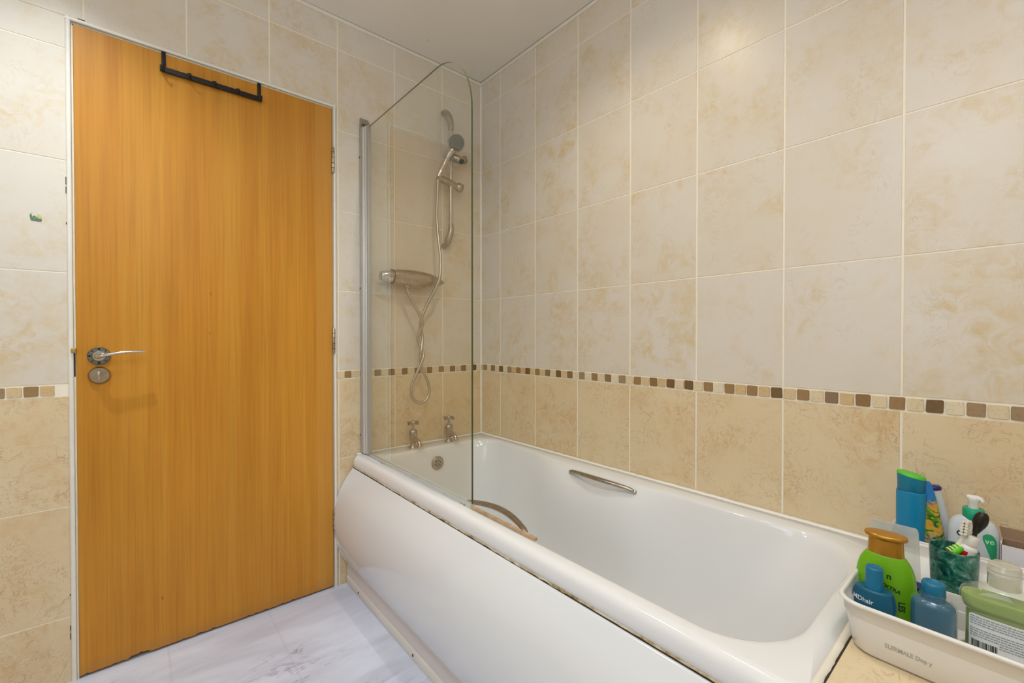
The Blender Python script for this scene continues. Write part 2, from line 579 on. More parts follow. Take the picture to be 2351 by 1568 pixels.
def flower_mat():
    """tube printed with orange blossom, leaves and a blue sky end"""
    m, nt, b = new_mat('flower_print')
    tc = N(nt, 'ShaderNodeTexCoord')
    sx = N(nt, 'ShaderNodeSeparateXYZ')
    L(nt, tc.outputs['Object'], sx.inputs[0])
    n = noise(nt, tc.outputs['Object'], 60.0, 4, 0.6, 1.2)
    base = ramp(nt, n, [(0.34, srgb(40, 74, 20)), (0.44, srgb(84, 140, 36)), (0.50, srgb(200, 178, 60)), (0.56, srgb(222, 140, 44)),
                        (0.64, srgb(214, 118, 40)), (0.70, srgb(236, 200, 190))])
    low = ramp(nt, n, [(0.36, srgb(40, 50, 20)), (0.46, srgb(96, 124, 60)), (0.54, srgb(178, 176, 150)), (0.62, srgb(150, 70, 40))])
    mr = N(nt, 'ShaderNodeMapRange')
    L(nt, sx.outputs[2], mr.inputs[0])
    mr.inputs[1].default_value = 0.075
    mr.inputs[2].default_value = 0.092
    c = mixc(nt, mr.outputs[0], low.outputs[0], base.outputs[0])
    ad = N(nt, 'ShaderNodeMath', operation='MULTIPLY_ADD')
    L(nt, n, ad.inputs[0])
    ad.inputs[1].default_value = 0.05
    L(nt, sx.outputs[2], ad.inputs[2])
    mr2 = N(nt, 'ShaderNodeMapRange')
    L(nt, ad.outputs[0], mr2.inputs[0])
    mr2.inputs[1].default_value = 0.172
    mr2.inputs[2].default_value = 0.180
    c = mixc(nt, mr2.outputs[0], c, srgb(30, 120, 190))
    L(nt, c, b.inputs['Base Color'])
    b.inputs['Roughness'].default_value = 0.3


flower_mat()


def emit_mat(name, col, strength):
    m = bpy.data.materials.new(name)
    m.use_nodes = True
    nt = m.node_tree
    nt.nodes.clear()
    o = N(nt, 'ShaderNodeOutputMaterial')
    e = N(nt, 'ShaderNodeEmission')
    e.inputs[0].default_value = col
    e.inputs[1].default_value = strength
    L(nt, e.outputs[0], o.inputs[0])
    MATS[name] = m


emit_mat('lamp_glow', (1.0, 0.975, 0.93, 1), 10.0)
emit_mat('fill_pane_glow', (0.80, 0.91, 1, 1), 1.2)

# ------------------------------------------------------------------ mesh helpers


class MB:
    """collects shapes for ONE mesh object"""

    def __init__(self):
        self.v, self.f, self.mi, self.sm, self.tid, self.col = [], [], [], [], [], []

    def add(self, vs, fs, mi=0, smooth=False, tid=None, col=None, M=None):
        o = len(self.v)
        for p in vs:
            p = Vector(p)
            self.v.append(M @ p if M is not None else p)
        for f in fs:
            self.f.append(tuple(i + o for i in f))
            self.mi.append(mi)
            self.sm.append(smooth)
            self.tid.append(tid or (0, 0, 0))
            self.col.append(col or (1, 1, 1))
        return self

    def box(self, x0, x1, y0, y1, z0, z1, mi=0, M=None, **k):
        vs = [(x0, y0, z0), (x1, y0, z0), (x1, y1, z0), (x0, y1, z0), (x0, y0, z1), (x1, y0, z1), (x1, y1, z1), (x0, y1, z1)]
        fs = [(0, 3, 2, 1), (4, 5, 6, 7), (0, 1, 5, 4), (1, 2, 6, 5), (2, 3, 7, 6), (3, 0, 4, 7)]
        return self.add(vs, fs, mi, M=M, **k)

    def rbox(self, x0, x1, y0, y1, z0, z1, r=0.003, seg=3, mi=0, M=None):
        bm = bmesh.new()
        bmesh.ops.create_cube(bm, size=1.0)
        for v in bm.verts:
            v.co = Vector(((x0 + x1) / 2 + v.co.x * (x1 - x0), (y0 + y1) / 2 + v.co.y * (y1 - y0), (z0 + z1) / 2 + v.co.z * (z1 - z0)))
        bmesh.ops.bevel(bm, geom=bm.edges[:], offset=r, segments=seg, affect='EDGES', profile=0.5)
        return self.bm(bm, mi, True, M)

    def bm(self, bm, mi=0, smooth=False, M=None):
        bm.verts.index_update()
        vs = [v.co.copy() for v in bm.verts]
        fs = [tuple(v.index for v in f.verts) for f in bm.faces]
        bm.free()
        return self.add(vs, fs, mi, smooth, M=M)

    def loft(self, rings, cap0=True, cap1=True, mi=0, smooth=True, closed=True, M=None):
        n = len(rings[0])
        vs = [p for r in rings for p in r]
        fs = []
        for i in range(len(rings) - 1):
            for j in range(n if closed else n - 1):
                a, b = i * n + j, i * n + (j + 1) % n
                fs.append((a, b, b + n, a + n))
        self.add(vs, fs, mi, smooth, M=M)
        if cap0:
            self.add(rings[0], [tuple(reversed(range(n)))], mi, False, M=M)
        if cap1:
            self.add(rings[-1], [tuple(range(n))], mi, False, M=M)
        return self

    def lathe(self, prof, n=32, mi=0, M=None, cap0=True, cap1=True, smooth=True):
        rings = []
        for r, z in prof:
            rings.append([(r * math.cos(2 * PI * i / n), r * math.sin(2 * PI * i / n), z) for i in range(n)])
        return self.loft(rings, cap0, cap1, mi, smooth, M=M)

    def tube(self, pts, rad, n=12, mi=0, cap=True, M=None, flat=1.0, up=None):
        pts = [Vector(p) for p in pts]
        m = len(pts)
        rs = rad if isinstance(rad, (list, tuple)) else [rad] * m
        t0 = (pts[1] - pts[0]).normalized()
        u = Vector(up) if up else (Vector((0, 0, 1)) if abs(t0.z) < 0.9 else Vector((1, 0, 0)))
        u = (u - t0 * u.dot(t0)).normalized()
        rings = []
        for i, p in enumerate(pts):
            t = (pts[min(i + 1, m - 1)] - pts[max(i - 1, 0)]).normalized()
            u = (u - t * u.dot(t)).normalized()
            w = t.cross(u)
            rings.append([p + (u * math.cos(2 * PI * k / n) * flat + w * math.sin(2 * PI * k / n)) * rs[i] for k in range(n)])
        return self.loft(rings, cap, cap, mi, True, M=M)

    def build(self, name, mats, parent=None, loc=None, rotz=None, matrix=None):
        me = bpy.data.meshes.new(name)
        me.from_pydata([tuple(p) for p in self.v], [], self.f)
        me.polygons.foreach_set('material_index', self.mi)
        me.polygons.foreach_set('use_smooth', self.sm)
        if any(t != (0, 0, 0) for t in self.tid) or any(c != (1, 1, 1) for c in self.col):
            for nm, data in (('tid', self.tid), ('col', self.col)):
                ca = me.color_attributes.new(nm, 'FLOAT_COLOR', 'CORNER')
                buf = []
                for p, d in zip(me.polygons, data):
                    buf += [d[0], d[1], d[2], 1.0] * p.loop_total
                ca.data.foreach_set('color', buf)
        for m in ([mats] if isinstance(mats, str) else mats):
            me.materials.append(MATS[m])
        me.validate()
        me.update()
        o = bpy.data.objects.new(name, me)
        C.objects.link(o)
        if parent is not None:
            o.parent = parent
        if loc is not None:
            o.location = loc
        if rotz is not None:
            o.rotation_euler = (0, 0, rotz)
        return o


def tag(o, label=None, cat=None, group=None, kind=None):
    if label:
        o['label'] = label
    if cat:
        o['category'] = cat
    if group:
        o['group'] = group
    if kind:
        o['kind'] = kind
    return o


def thing(name, label, cat, loc=(0, 0, 0), rotz=0.0, group=None, rot=None):
    o = bpy.data.objects.new(name, None)
    o.empty_display_size = 0.02
    C.objects.link(o)
    o.location = loc
    o.rotation_euler = rot if rot else (0, 0, rotz)
    return tag(o, label, cat, group)


def smoothpath(pts, sub=8, closed=False):
    """Catmull-Rom through the points"""
    P = [Vector(p) for p in pts]
    out = []
    n = len(P)
    for i in range(n - 1):
        p0 = P[max(i - 1, 0)]
        p1, p2 = P[i], P[i + 1]
        p3 = P[min(i + 2, n - 1)]
        for k in range(sub):
            t = k / sub
            out.append(0.5 * ((2 * p1) + (p2 - p0) * t + (2 * p0 - 5 * p1 + 4 * p2 - p3) * t * t + (3 * p1 - p0 - 3 * p2 + p3) * t ** 3))
    out.append(P[-1])
    return out


def smoothvals(vals, sub=8):
    return [p.x for p in smoothpath([(v, 0, 0) for v in vals], sub)]


def lerp_prof(prof, z):
    """prof rows (z, a, b, ...)"""
    if z <= prof[0][0]:
        return prof[0][1:]
    for p, q in zip(prof, prof[1:]):
        if z <= q[0]:
            t = (z - p[0]) / (q[0] - p[0]) if q[0] != p[0] else 0
            return tuple(p[i] + (q[i] - p[i]) * t for i in range(1, len(p)))
    return prof[-1][1:]


def sring(z, a, b, n=2.4, N_=48, cx=0.0, cy=0.0):
    r = []
    for i in range(N_):
        t = 2 * PI * i / N_
        c, s = math.cos(t), math.sin(t)
        r.append((cx + a * math.copysign(abs(c) ** (2 / n), c), cy + b * math.copysign(abs(s) ** (2 / n), s), z))
    return r


def sloft(mb, prof, n=2.4, mi=0, cap0=True, cap1=True, N_=48, sub=4):
    """prof rows (z,a,b) or (z,a,b,n); smooth interpolation between the rows"""
    rows = []
    for p in prof:
        rows.append(p if len(p) == 4 else (p[0], p[1], p[2], n))
    if sub > 1:
        z = smoothvals([r[0] for r in rows], sub)
        a = smoothvals([r[1] for r in rows], sub)
        b = smoothvals([r[2] for r in rows], sub)
        nn = smoothvals([r[3] for r in rows], sub)
        rows = list(zip(z, a, b, nn))
    mb.loft([sring(r[0], max(r[1], 1e-4), max(r[2], 1e-4), r[3], N_) for r in rows], cap0, cap1, mi)
    return rows


def text_geo(s, size, bold=0.0, align='CENTER'):
    cu = bpy.data.curves.new('glyphs', 'FONT')
    cu.body = s
    cu.size = size
    cu.align_x = align
    cu.align_y = 'CENTER'
    cu.offset = bold
    cu.resolution_u = 3
    ob = bpy.data.objects.new('glyphs', cu)
    C.objects.link(ob)
    dg = bpy.context.evaluated_depsgraph_get()
    me = ob.evaluated_get(dg).to_mesh()
    vs = [v.co.copy() for v in me.vertices]
    fs = [tuple(p.vertices) for p in me.polygons]
    ob.evaluated_get(dg).to_mesh_clear()
    bpy.data.objects.remove(ob)
    bpy.data.curves.remove(cu)
    return vs, fs


def front_y(prof_fn, x, z):
    """y of the front surface (towards -y) of a superellipse bottle"""
    a, b, n = prof_fn(z)
    u = min(0.995, abs(x) / a)
    return -b * (1 - u ** n) ** (1 / n)


def wrap_text(mb, s, size, x0, z0, fn, rot=0.0, bold=0.0, eps=0.0004, mi=0, shear=0.0, align='CENTER'):
    vs, fs = text_geo(s, size, bold, align)
    out = []
    for v in vs:
        x, z = v.x + shear * v.y, v.y
        xx = x * math.cos(rot) - z * math.sin(rot) + x0
        zz = x * math.sin(rot) + z * math.cos(rot) + z0
        out.append((xx, front_y(fn, xx, zz) - eps, zz))
    mb.add(out, fs, mi)


def wrap_rect(mb, x0, x1, z0, z1, fn, eps=0.0003, mi=0, nx=12, r=0.0, nz=8):
    """rectangle (optionally round cornered) laid on the front surface"""
    nz = nz if r else 1
    rows = []
    for j in range(nz + 1):
        z = z0 + (z1 - z0) * j / nz
        ins = 0.0
        if r:
            d = min(z - z0, z1 - z)
            if d < r:
                ins = r - math.sqrt(max(0, r * r - (r - d) ** 2))
        row = []
        for i in range(nx + 1):
            x = (x0 + ins) + (x1 - x0 - 2 * ins) * i / nx
            row.append((x, front_y(fn, x, z) - eps, z))
        rows.append(row)
    vs = [p for r_ in rows for p in r_]
    fs = []
    for j in range(len(rows) - 1):
        for i in range(nx):
            a = j * (nx + 1) + i
            fs.append((a, a + 1, a + nx + 2, a + nx + 1))
    mb.add(vs, fs, mi, True)


# ------------------------------------------------------------------ tiled walls
TW, TH = 0.2524, 0.333
GAP = 0.0048
GAPH = 0.0032
ZMOS0, ZMOS1 = 0.8655, 0.9010
random.seed(4)


def tiled_wall(name, mapf, u0, u1, ztop, cols, hole, mos_phase, rng, thick_box, normal_flip=False):
    """mapf(u, z, d): u runs along the wall from the corner, d is height above the grout"""
    mb = MB()
    for b in thick_box:
        mb.box(*b, mi=0)
    D = 0.0011

    def patch(a, b, z0, z1, mi, tid, col=None):
        if b - a < 0.002 or z1 - z0 < 0.002:
            return
        ins = 0.0007
        vs = [mapf(a, z0, 0), mapf(b, z0, 0), mapf(b, z1, 0), mapf(a, z1, 0),
              mapf(a + ins, z0 + ins, D), mapf(b - ins, z0 + ins, D), mapf(b - ins, z1 - ins, D), mapf(a + ins, z1 - ins, D)]
        fs = [(4, 5, 6, 7), (0, 1, 5, 4), (1, 2, 6, 5), (2, 3, 7, 6), (3, 0, 4, 7)]
        if normal_flip:
            fs = [tuple(reversed(f)) for f in fs]
        mb.add(vs, fs, mi, tid=tid, col=col)

    def clip(a, b, z0, z1, mi, tid, col=None):
        if hole is None or b <= hole[0] or a >= hole[1] or z0 >= hole[2]:
            patch(a, b, z0, z1, mi, tid, col)
            return
        ha, hb, hz = hole
        if z1 > hz:
            # one notched tile: the seam between its pieces is flush
            patch(a, b, max(z0, hz), z1, mi, tid, col)
            z1 = hz
        if a < ha:
            patch(a, ha, z0, z1, mi, tid, col)
        if b > hb:
            patch(hb, b, z0, z1, mi, tid, col)

    rows = []
    z = ZMOS0
    while z > -0.01:
        rows.append((max(0.0, z - TH), z, 2))
        z -= TH
    z = ZMOS1
    while z < ztop - 0.004:
        rows.append((z, min(z + TH, ztop), 1))
        z += TH
    edges = [u0] + [c for c in cols if u0 < c < u1] + [u1]
    for z0, z1, mi in rows:
        for a, b in zip(edges, edges[1:]):
            tid = (rng.random() + 0.01, rng.random(), rng.random())
            clip(a + GAP / 2, b - GAP / 2, z0 + GAPH / 2, z1 - GAPH / 2, mi, tid)
    # mosaic strip: dark and light tumbled stones by turns
    P = 0.03262
    k = -2
    while True:
        uc = mos_phase + k * P
        if uc > u1 + P:
            break
        dark = (k % 2 == 0)
        k += 1
        a, b = max(u0, uc - P / 2 + 0.0016), min(u1, uc + P / 2 - 0.0016)
        if b - a < 0.006:
            continue
        if dark:
            base = rng.choice([(120, 90, 50), (142, 110, 66), (154, 124, 80), (140, 114, 84), (160, 134, 100), (116, 90, 54)])
        else:
            base = rng.choice([(214, 190, 148), (222, 204, 170), (208, 180, 132), (226, 214, 186)])
        col = srgb(*base)[:3]
        if hole is not None and b > hole[0] and a < hole[1]:
            continue
        z0, z1 = ZMOS0 + 0.0030, ZMOS1 - 0.0030
        j = lambda: rng.uniform(-0.0007, 0.0007)
        c = 0.0022
        out = [(a + c, z0), (b - c, z0), (b, z0 + c), (b, z1 - c), (b - c, z1), (a + c, z1), (a, z1 - c), (a, z0 + c)]
        out = [(p + j(), q + j()) for p, q in out]
        mu, mz = (a + b) / 2, (z0 + z1) / 2
        v0 = [mapf(p, q, 0) for p, q in out]
        v1 = [mapf(mu + (p - mu) * 0.95, mz + (q - mz) * 0.95, 0.0028) for p, q in out]
        fs = [tuple(range(8, 16))] + [(i, (i + 1) % 8, 8 + (i + 1) % 8, 8 + i) for i in range(8)]
        if normal_flip:
            fs = [tuple(reversed(f)) for f in fs]
        mb.add(v0 + v1, fs, 3, tid=(1, 0, 0), col=col)
    o = mb.build(name, ['grout', 'cream_tile', 'beige_tile', 'mosaic_stone'])
    tag(o, kind='structure')
    return o


G = 0.001   # grout plane lies this far behind the tile face
DX0, DX1, DZ1 = 0.748, 1.536, 1.997       # opening for the door frame, u = -x
rng = random.Random(11)
tiled_wall('wall_back', lambda u, z, d: (-u, G - d, z), 0.0, -XL, HC + 0.012,
           [0.2342 + TW * k for k in range(12)], (DX0, DX1, DZ1), 0.047, rng,
           [(-DX0, 0.12, G, 0.12, -0.02, HC + 0.04), (XL, -DX1, G, 0.12, -0.02, HC + 0.04), (-DX1, -DX0, G, 0.12, DZ1, HC + 0.04)],
           normal_flip=True)
tiled_wall('wall_right', lambda u, z, d: (G - d, -u, z), 0.0, -YF, HC + 0.012,
           [0.1594 + TW * k for k in range(12)], None, 0.035, rng,
           [(G, 0.12, YF, G, -0.02, HC + 0.04)])
tiled_wall('wall_left', lambda u, z, d: (XL - G + d, -u, z), 0.0, -YF, HC + 0.012,
           [0.12 + TW * k for k in range(12)], None, 0.035, rng,
           [(XL - 0.12, XL - G, YF, 0.12, -0.02, HC + 0.04)], normal_flip=True)
tiled_wall('wall_front', lambda u, z, d: (-u, YF - G + d, z), 0.0, -XL, HC + 0.012,
           [0.2342 + TW * k for k in range(12)], None, 0.047, rng,
           [(XL - 0.12, 0.12, YF - 0.12, YF - G, -0.02, HC + 0.04)])

# window added in the unseen left wall, its pane glows as fill
wn = MB()
wy0, wy1, wz0, wz1 = FILL_WIN
fx0, fx1 = XL - 0.004, XL + 0.022
for b in ((wy0 - 0.05, wy0, wz0 - 0.05, wz1 + 0.05), (wy1, wy1 + 0.05, wz0 - 0.05, wz1 + 0.05), (wy0, wy1, wz0 - 0.05, wz0), (wy0, wy1, wz1, wz1 + 0.05)):
    wn.rbox(fx0, fx1, b[0], b[1], b[2], b[3], 0.003, 2)
wf = tag(wn.build('fill_window_1', 'white_enamel'), kind='structure')
wn = MB().box(XL - 0.002, XL + 0.006, wy0, wy1, wz0, wz1)
wn.build('fill_pane', 'fill_pane_glow', wf)

# floor and ceiling
mb = MB().box(XL - 0.12, 0.12, YF - 0.12, 0.25, -0.06, 0.0)
tag(mb.build('floor', 'marble_vinyl'), kind='structure')
mb = MB()
x0, x1, y0, y1 = XL - 0.12, 0.12, YF - 0.12, 0.12
zc = lambda x, y: 2.3655 + 0.0015 * (x + y)
vs = [(x0, y0, zc(x0, y0)), (x1, y0, zc(x1, y0)), (x1, y1, zc(x1, y1)), (x0, y1, zc(x0, y1))]
vs += [(a, b, c + 0.06) for a, b, c in vs]
mb.add(vs, [(0, 3, 2, 1), (4, 5, 6, 7), (0, 1, 5, 4), (1, 2, 6, 5), (2, 3, 7, 6), (3, 0, 4, 7)])
tag(mb.build('ceiling', 'ceiling_paint'), kind='structure')

# thin bead under the ceiling, with a dark hairline above it
mb = MB()
for (ax, ay, bx, by) in ((XL, 0, 0, 0), (0, 0, 0, YF)):
    if ay == by:
        mb.box(XL, 0, -0.007, 0.004, 2.349, 2.3628, mi=0)
        mb.box(XL, 0, -0.0062, 0.004, 2.3628, 2.3636, mi=1)
    else:
        mb.box(-0.007, 0.004, YF, 0, 2.348, 2.3618, mi=0)
        mb.box(-0.0062, 0.004, YF, 0, 2.3618, 2.3626, mi=1)
tag(mb.build('trim_1', ['white_strip', 'dark_gap']), kind='structure')

# silicone down the corner
mb = MB()
for k in range(60):
    z0, z1 = 0.54 + k * 0.0302, 0.54 + (k + 1) * 0.0302
    r = 0.0065
    mb.add([(-r, -0.0, z0), (0.0, -r, z0), (-r * 0.45, -r * 0.45, z0), (-r, 0, z1), (0, -r, z1), (-r * 0.45, -r * 0.45, z1)],
           [(0, 2, 5, 3), (2, 1, 4, 5)], 0, True)
tag(mb.build('trim_2', 'white_strip'), kind='structure')

# ------------------------------------------------------------------ door and frame
mb = MB()


def quarter_strip_v(x_in, x_out, z0, z1, depth=0.006):
    """rounded tile trim standing up the wall"""
    n = 6
    ring0, ring1 = [], []
    for i in range(n + 1):
        t = i / n
        x = x_in + (x_out - x_in) * t
        y = -depth * math.sqrt(max(0.0, 1 - (2 * t - 0.85) ** 2 / 1.33))
        ring0.append((x, y, z0))
        ring1.append((x, y, z1))
    ring0 += [(x_out, 0.004, z0), (x_in, 0.004, z0)]
    ring1 += [(x_out, 0.004, z1), (x_in, 0.004, z1)]
    mb.loft([ring0, ring1], True, True, 0, True)


quarter_strip_v(-1.5245, -1.5365, 0.0, 1.999)
quarter_strip_v(-0.7575, -0.7465, 0.0, 1.999)
# head trim
ring0, ring1 = [], []
for i in range(7):
    t = i / 6
    z = 1.987 + 0.012 * t
    y = -0.006 * math.sqrt(max(0.0, 1 - (2 * t - 0.85) ** 2 / 1.33))
    ring0.append((-1.5365, y, z))
    ring1.append((-0.7465, y, z))
ring0 += [(-1.5365, 0.004, 1.999), (-1.5365, 0.004, 1.987)]
ring1 += [(-0.7465, 0.004, 1.999), (-0.7465, 0.004, 1.987)]
mb.loft([ring0, ring1], True, True, 0, True)
# jambs and head lining behind, set back from the trim
mb.box(-1.5365, -1.5215, 0.0045, 0.115, 0.0, 1.998, mi=1)
mb.box(-0.7605, -0.7465, 0.0045, 0.115, 0.0, 1.998, mi=1)
mb.box(-1.5215, -0.7605, 0.0045, 0.115, 1.9815, 1.998, mi=1)
# dark slab added behind the door leaf, its colour stands in for gap shade
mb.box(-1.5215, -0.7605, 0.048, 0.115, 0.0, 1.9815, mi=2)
# narrow bare strip beside the leaf
mb.box(-1.5240, -1.5195, -0.0005, 0.006, 0.0, 1.975, mi=1)
# spots of mould along the outer edge of the trim
for za, zb in ((1.470, 1.490), (1.496, 1.519), (1.3775, 1.384), (0.262, 0.268), (0.130, 0.150), (0.155, 0.172)):
    mb.box(-1.5380, -1.5364, -0.0012, 0.002, za, zb, mi=2)
mb.box(-1.5085, -1.4930, -0.0012, 0.002, 1.9995, 2.0012, mi=2)
tag(mb.build('trim_3', ['white_gloss_paint', 'cream_paint', 'dark_gap']), kind='structure')

# leaf with a chipped lower edge
mb = MB()
LX0, LX1, LZ1 = -1.5190, -0.7635, 1.9790
xs, bz = [], []
r2 = random.Random(3)
x = LX0
while x < LX1 - 0.001:
    xs.append(x)
    x += 0.008
xs.append(LX1)
for x in xs:
    h = 0.0075 + r2.uniform(0, 0.0012)
    u = (x + 1.5190) / 0.7555
    if 0.155 < u < 0.185 or 0.19 < u < 0.215:
        h += 0.006
    if r2.random() < 0.12:
        h += 0.003
    bz.append(h)
yf, yb = 0.0, 0.040
n = len(xs)
front = [(x, yf, h) for x, h in zip(xs, bz)]
back = [(x, yb, h) for x, h in zip(xs, bz)]
ft = [(x, yf, LZ1) for x in xs]
bt = [(x, yb, LZ1) for x in xs]
vs = front + back + ft + bt
fs = []
for i in range(n - 1):
    fs += [(i, i + 1, 2 * n + i + 1, 2 * n + i), (n + i + 1, n + i, 3 * n + i, 3 * n + i + 1), (i + 1, i, n + i, n + i + 1),
           (2 * n + i, 2 * n + i + 1, 3 * n + i + 1, 3 * n + i)]
fs += [(0, 2 * n, 3 * n, n), (n - 1, 2 * n - 1, 4 * n - 1, 3 * n - 1)]
mb.add(vs, fs)
door = mb.build('door_1', 'oak_veneer')
tag(door, kind='structure')


def yplate(mb, cx, cz, r, y0, y1, n=36, mi=0, bev=0.0015, rz=None):
    """disc on the door, facing -y"""
    rz = rz or r
    rings = []
    for (k, y) in ((1.0, y0), (1.0, y1 + bev), (1 - bev / r, y1)):
        rings.append([(cx + r * k * math.cos(2 * PI * i / n), y, cz - rz * k * math.sin(2 * PI * i / n)) for i in range(n)])
    mb.loft(rings, True, True, mi, True)


HX, HZ = -1.4685, 0.983
mb = MB()
yplate(mb, HX, HZ, 0.027, 0.0, -0.006)
rose = mb.build('handle_rose', 'steel_dark', door)
mb = MB()
for k in range(8):
    a = k * PI / 4
    w = 0.0035 if k % 2 == 0 else 0.0022
    yplate(mb, HX + 0.0215 * math.cos(a), HZ + 0.0215 * math.sin(a), w, -0.005, -0.0064, n=10, bev=0.0003)
mb.build('rose_hole', 'hole_black', rose)
mb = MB()
yplate(mb, HX, HZ, 0.0165, -0.006, -0.010, bev=0.002)
pts = smoothpath([(HX, -0.008, HZ), (HX, -0.034, HZ), (HX + 0.006, -0.046, HZ + 0.001), (HX + 0.02, -0.051, HZ + 0.004),
                  (HX + 0.05, -0.052, HZ + 0.010), (HX + 0.08, -0.051, HZ + 0.0125), (HX + 0.1085, -0.049, HZ + 0.0125)], 6)
m_ = len(pts)
rad = [0.0105 if i < 8 else max(0.0062, 0.0100 - 0.0009 * (i - 8) * 0.35) for i in range(m_)]
mb.tube(pts, rad, 14, flat=0.72, up=(0, 0, 1))
mb.build('lever_handle', 'chrome', door)
mb = MB()
yplate(mb, HX + 0.0005, 0.9235, 0.0262, 0.0, -0.010, bev=0.004)
tt = mb.build('thumb_turn_rose', 'dull_chrome', door)
mb = MB()
mb.rbox(HX - 0.0035, HX + 0.0035, -0.022, -0.0095, 0.911, 0.936, 0.0022)
mb.build('thumb_turn', 'chrome', tt)
# brass catch and dark slot on the lock side
mb = MB()
mb.rbox(-1.5300, -1.5185, -0.013, 0.003, 0.994, 1.008, 0.002)
mb.build('latch_catch', 'brass', door)
mb = MB()
mb.box(-1.5238, -1.5206, -0.0012, 0.003, 0.922, 0.992)
mb.build('latch_slot', 'hole_black', door)
# hinges
for k, hz in enumerate((1.7685, 1.0255, 0.274)):
    mb = MB()
    x0 = -0.7600
    mb.lathe([(0.0045, -0.052), (0.0058, -0.050), (0.0058, 0.050), (0.0045, 0.052)], 16, M=Matrix.Translation((x0, -0.0055, hz)))
    for q in (-0.032, -0.012, 0.012, 0.032):
        mb.lathe([(0.0061, -0.0012), (0.0061, 0.0012)], 16, mi=1, M=Matrix.Translation((x0, -0.0055, hz + q)))
    mb.box(x0 - 0.004, x0 + 0.003, -0.004, 0.004, hz - 0.05, hz + 0.05, mi=0)
    mb.build('hinge', ['dull_chrome', 'screw_metal'], door)

# ------------------------------------------------------------------ hook rack over the door
rk = thing('over_door_hook_rack', 'black metal hook rack hanging over the top of the wooden door', 'hook rack', (-1.167, 0, 1.925))
mb = MB()
mb.rbox(-0.148, 0.145, -0.013, -0.0055, -0.0095, 0.007, 0.001, 2)
mb.build('rail_bar', 'black_iron', rk)
for sx in (-0.139, 0.140):
    mb = MB()
    mb.rbox(sx - 0.0056, sx + 0.0056, -0.0055, -0.0015, -0.006, 0.0585, 0.0006, 1)
    mb.rbox(sx - 0.0056, sx + 0.0056, -0.0055, 0.020, 0.0555, 0.0585, 0.0006, 1)
    mb.build('strap', 'black_iron', rk)
for hx in (-0.143, -0.071, 0.0, 0.070, 0.141):
    mb = MB()
    mb.tube(smoothpath([(hx, -0.012, 0.008), (hx, -0.0135, -0.004), (hx, -0.018, -0.012), (hx, -0.028, -0.013), (hx, -0.036, -0.008), (hx, -0.038, -0.001)], 5),
            0.0032, 8)
    mb.rbox(hx - 0.006, hx + 0.006, -0.0155, -0.011, -0.011, 0.0095, 0.001, 1)
    mb.build('hook', 'black_iron', rk)

# ------------------------------------------------------------------ sticker on the tile
st = thing('sticker', 'small green and grey peeled sticker on the tile left of the door', 'sticker', (-1.5995, -0.0006, 1.388))
mb = MB()
S = 0.00118
pl = lambda pts, y: [(a * S, y, b * S) for a, b in pts]
mb.add(pl([(-9, -8), (9, -9), (10.5, -6), (9, -1.5), (6, -3), (0, 1), (-3, 4), (-6, 0), (-7, 6), (-9.5, 7), (-10.5, 3)], -0.0002), [tuple(range(11))])
mb.build('leafy_patch', 'sticker_green', st)
mb = MB()
mb.add(pl([(1, -9.5), (9, -10), (10, -5), (4, -4), (-8, -6.5), (-8, -9)], -0.0004), [tuple(range(6))])
mb.build('base_patch', 'sticker_grey', st)
mb = MB()
mb.add(pl([(0, 3), (4, 8), (8, 6), (11, 1), (9, -3), (7, 0), (4, 1)], -0.0003), [tuple(range(7))])
mb.add(pl([(-8, 9), (-6, 9), (-6, 11), (-8, 11)], -0.0002), [(0, 1, 2, 3)])
mb.build('yellow_patch', 'sticker_yellow', st)

# ------------------------------------------------------------------ bathtub
NB = 160


def rrect(x0, x1, y0, y1, r4, z):
    """rounded rectangle, same vertex count whatever the radii. r4: corners (x1,y1),(x0,y1),(x0,y0),(x1,y0)"""
    n = NB // 4
    cs = [(x1, y1, 0), (x0, y1, 1), (x0, y0, 2), (x1, y0, 3)]
    pts = []
    nc = n // 2
    for k, (cx, cy, q) in enumerate(cs):
        r = r4[k]
        ox = cx - r if cx == x1 else cx + r
        oy = cy - r if cy == y1 else cy + r
        for i in range(nc):
            a = q * PI / 2 + (PI / 2) * i / (nc - 1)
            pts.append((ox + r * math.cos(a), oy + r * math.sin(a), z))
        # straight run to the next corner
        c2 = cs[(k + 1) % 4]
        r_2 = r4[(k + 1) % 4]
        a = (k + 1) * PI / 2
        ox2 = c2[0] - r_2 if c2[0] == x1 else c2[0] + r_2
        oy2 = c2[1] - r_2 if c2[1] == y1 else c2[1] + r_2
        e = (ox2 + r_2 * math.cos(a), oy2 + r_2 * math.sin(a))
        s = pts[-1]
        for i in range(1, n - nc + 1):
            t = i / (n - nc + 1)
            pts.append((s[0] + (e[0] - s[0]) * t, s[1] + (e[1] - s[1]) * t, z))
    return pts


BY = -1.667
tub = thing('bathtub', 'white acrylic bathtub with twin chrome grips along the tiled wall', 'bathtub', (-0.34, BY / 2, 0))
TO = Matrix.Translation((0.34, -BY / 2, 0))


def sstep(t):
    t = max(0.0, min(1.0, t))
    return t * t * (3 - 2 * t)


def waist(y):
    """1 over the grip zone, 0 elsewhere"""
    return sstep((-0.42 - y) / 0.26) * sstep((y + 1.16) / 0.22)


def waist_rim(y):
    return sstep((-0.35 - y) / 0.4) * sstep((y + 1.56) / 0.16)


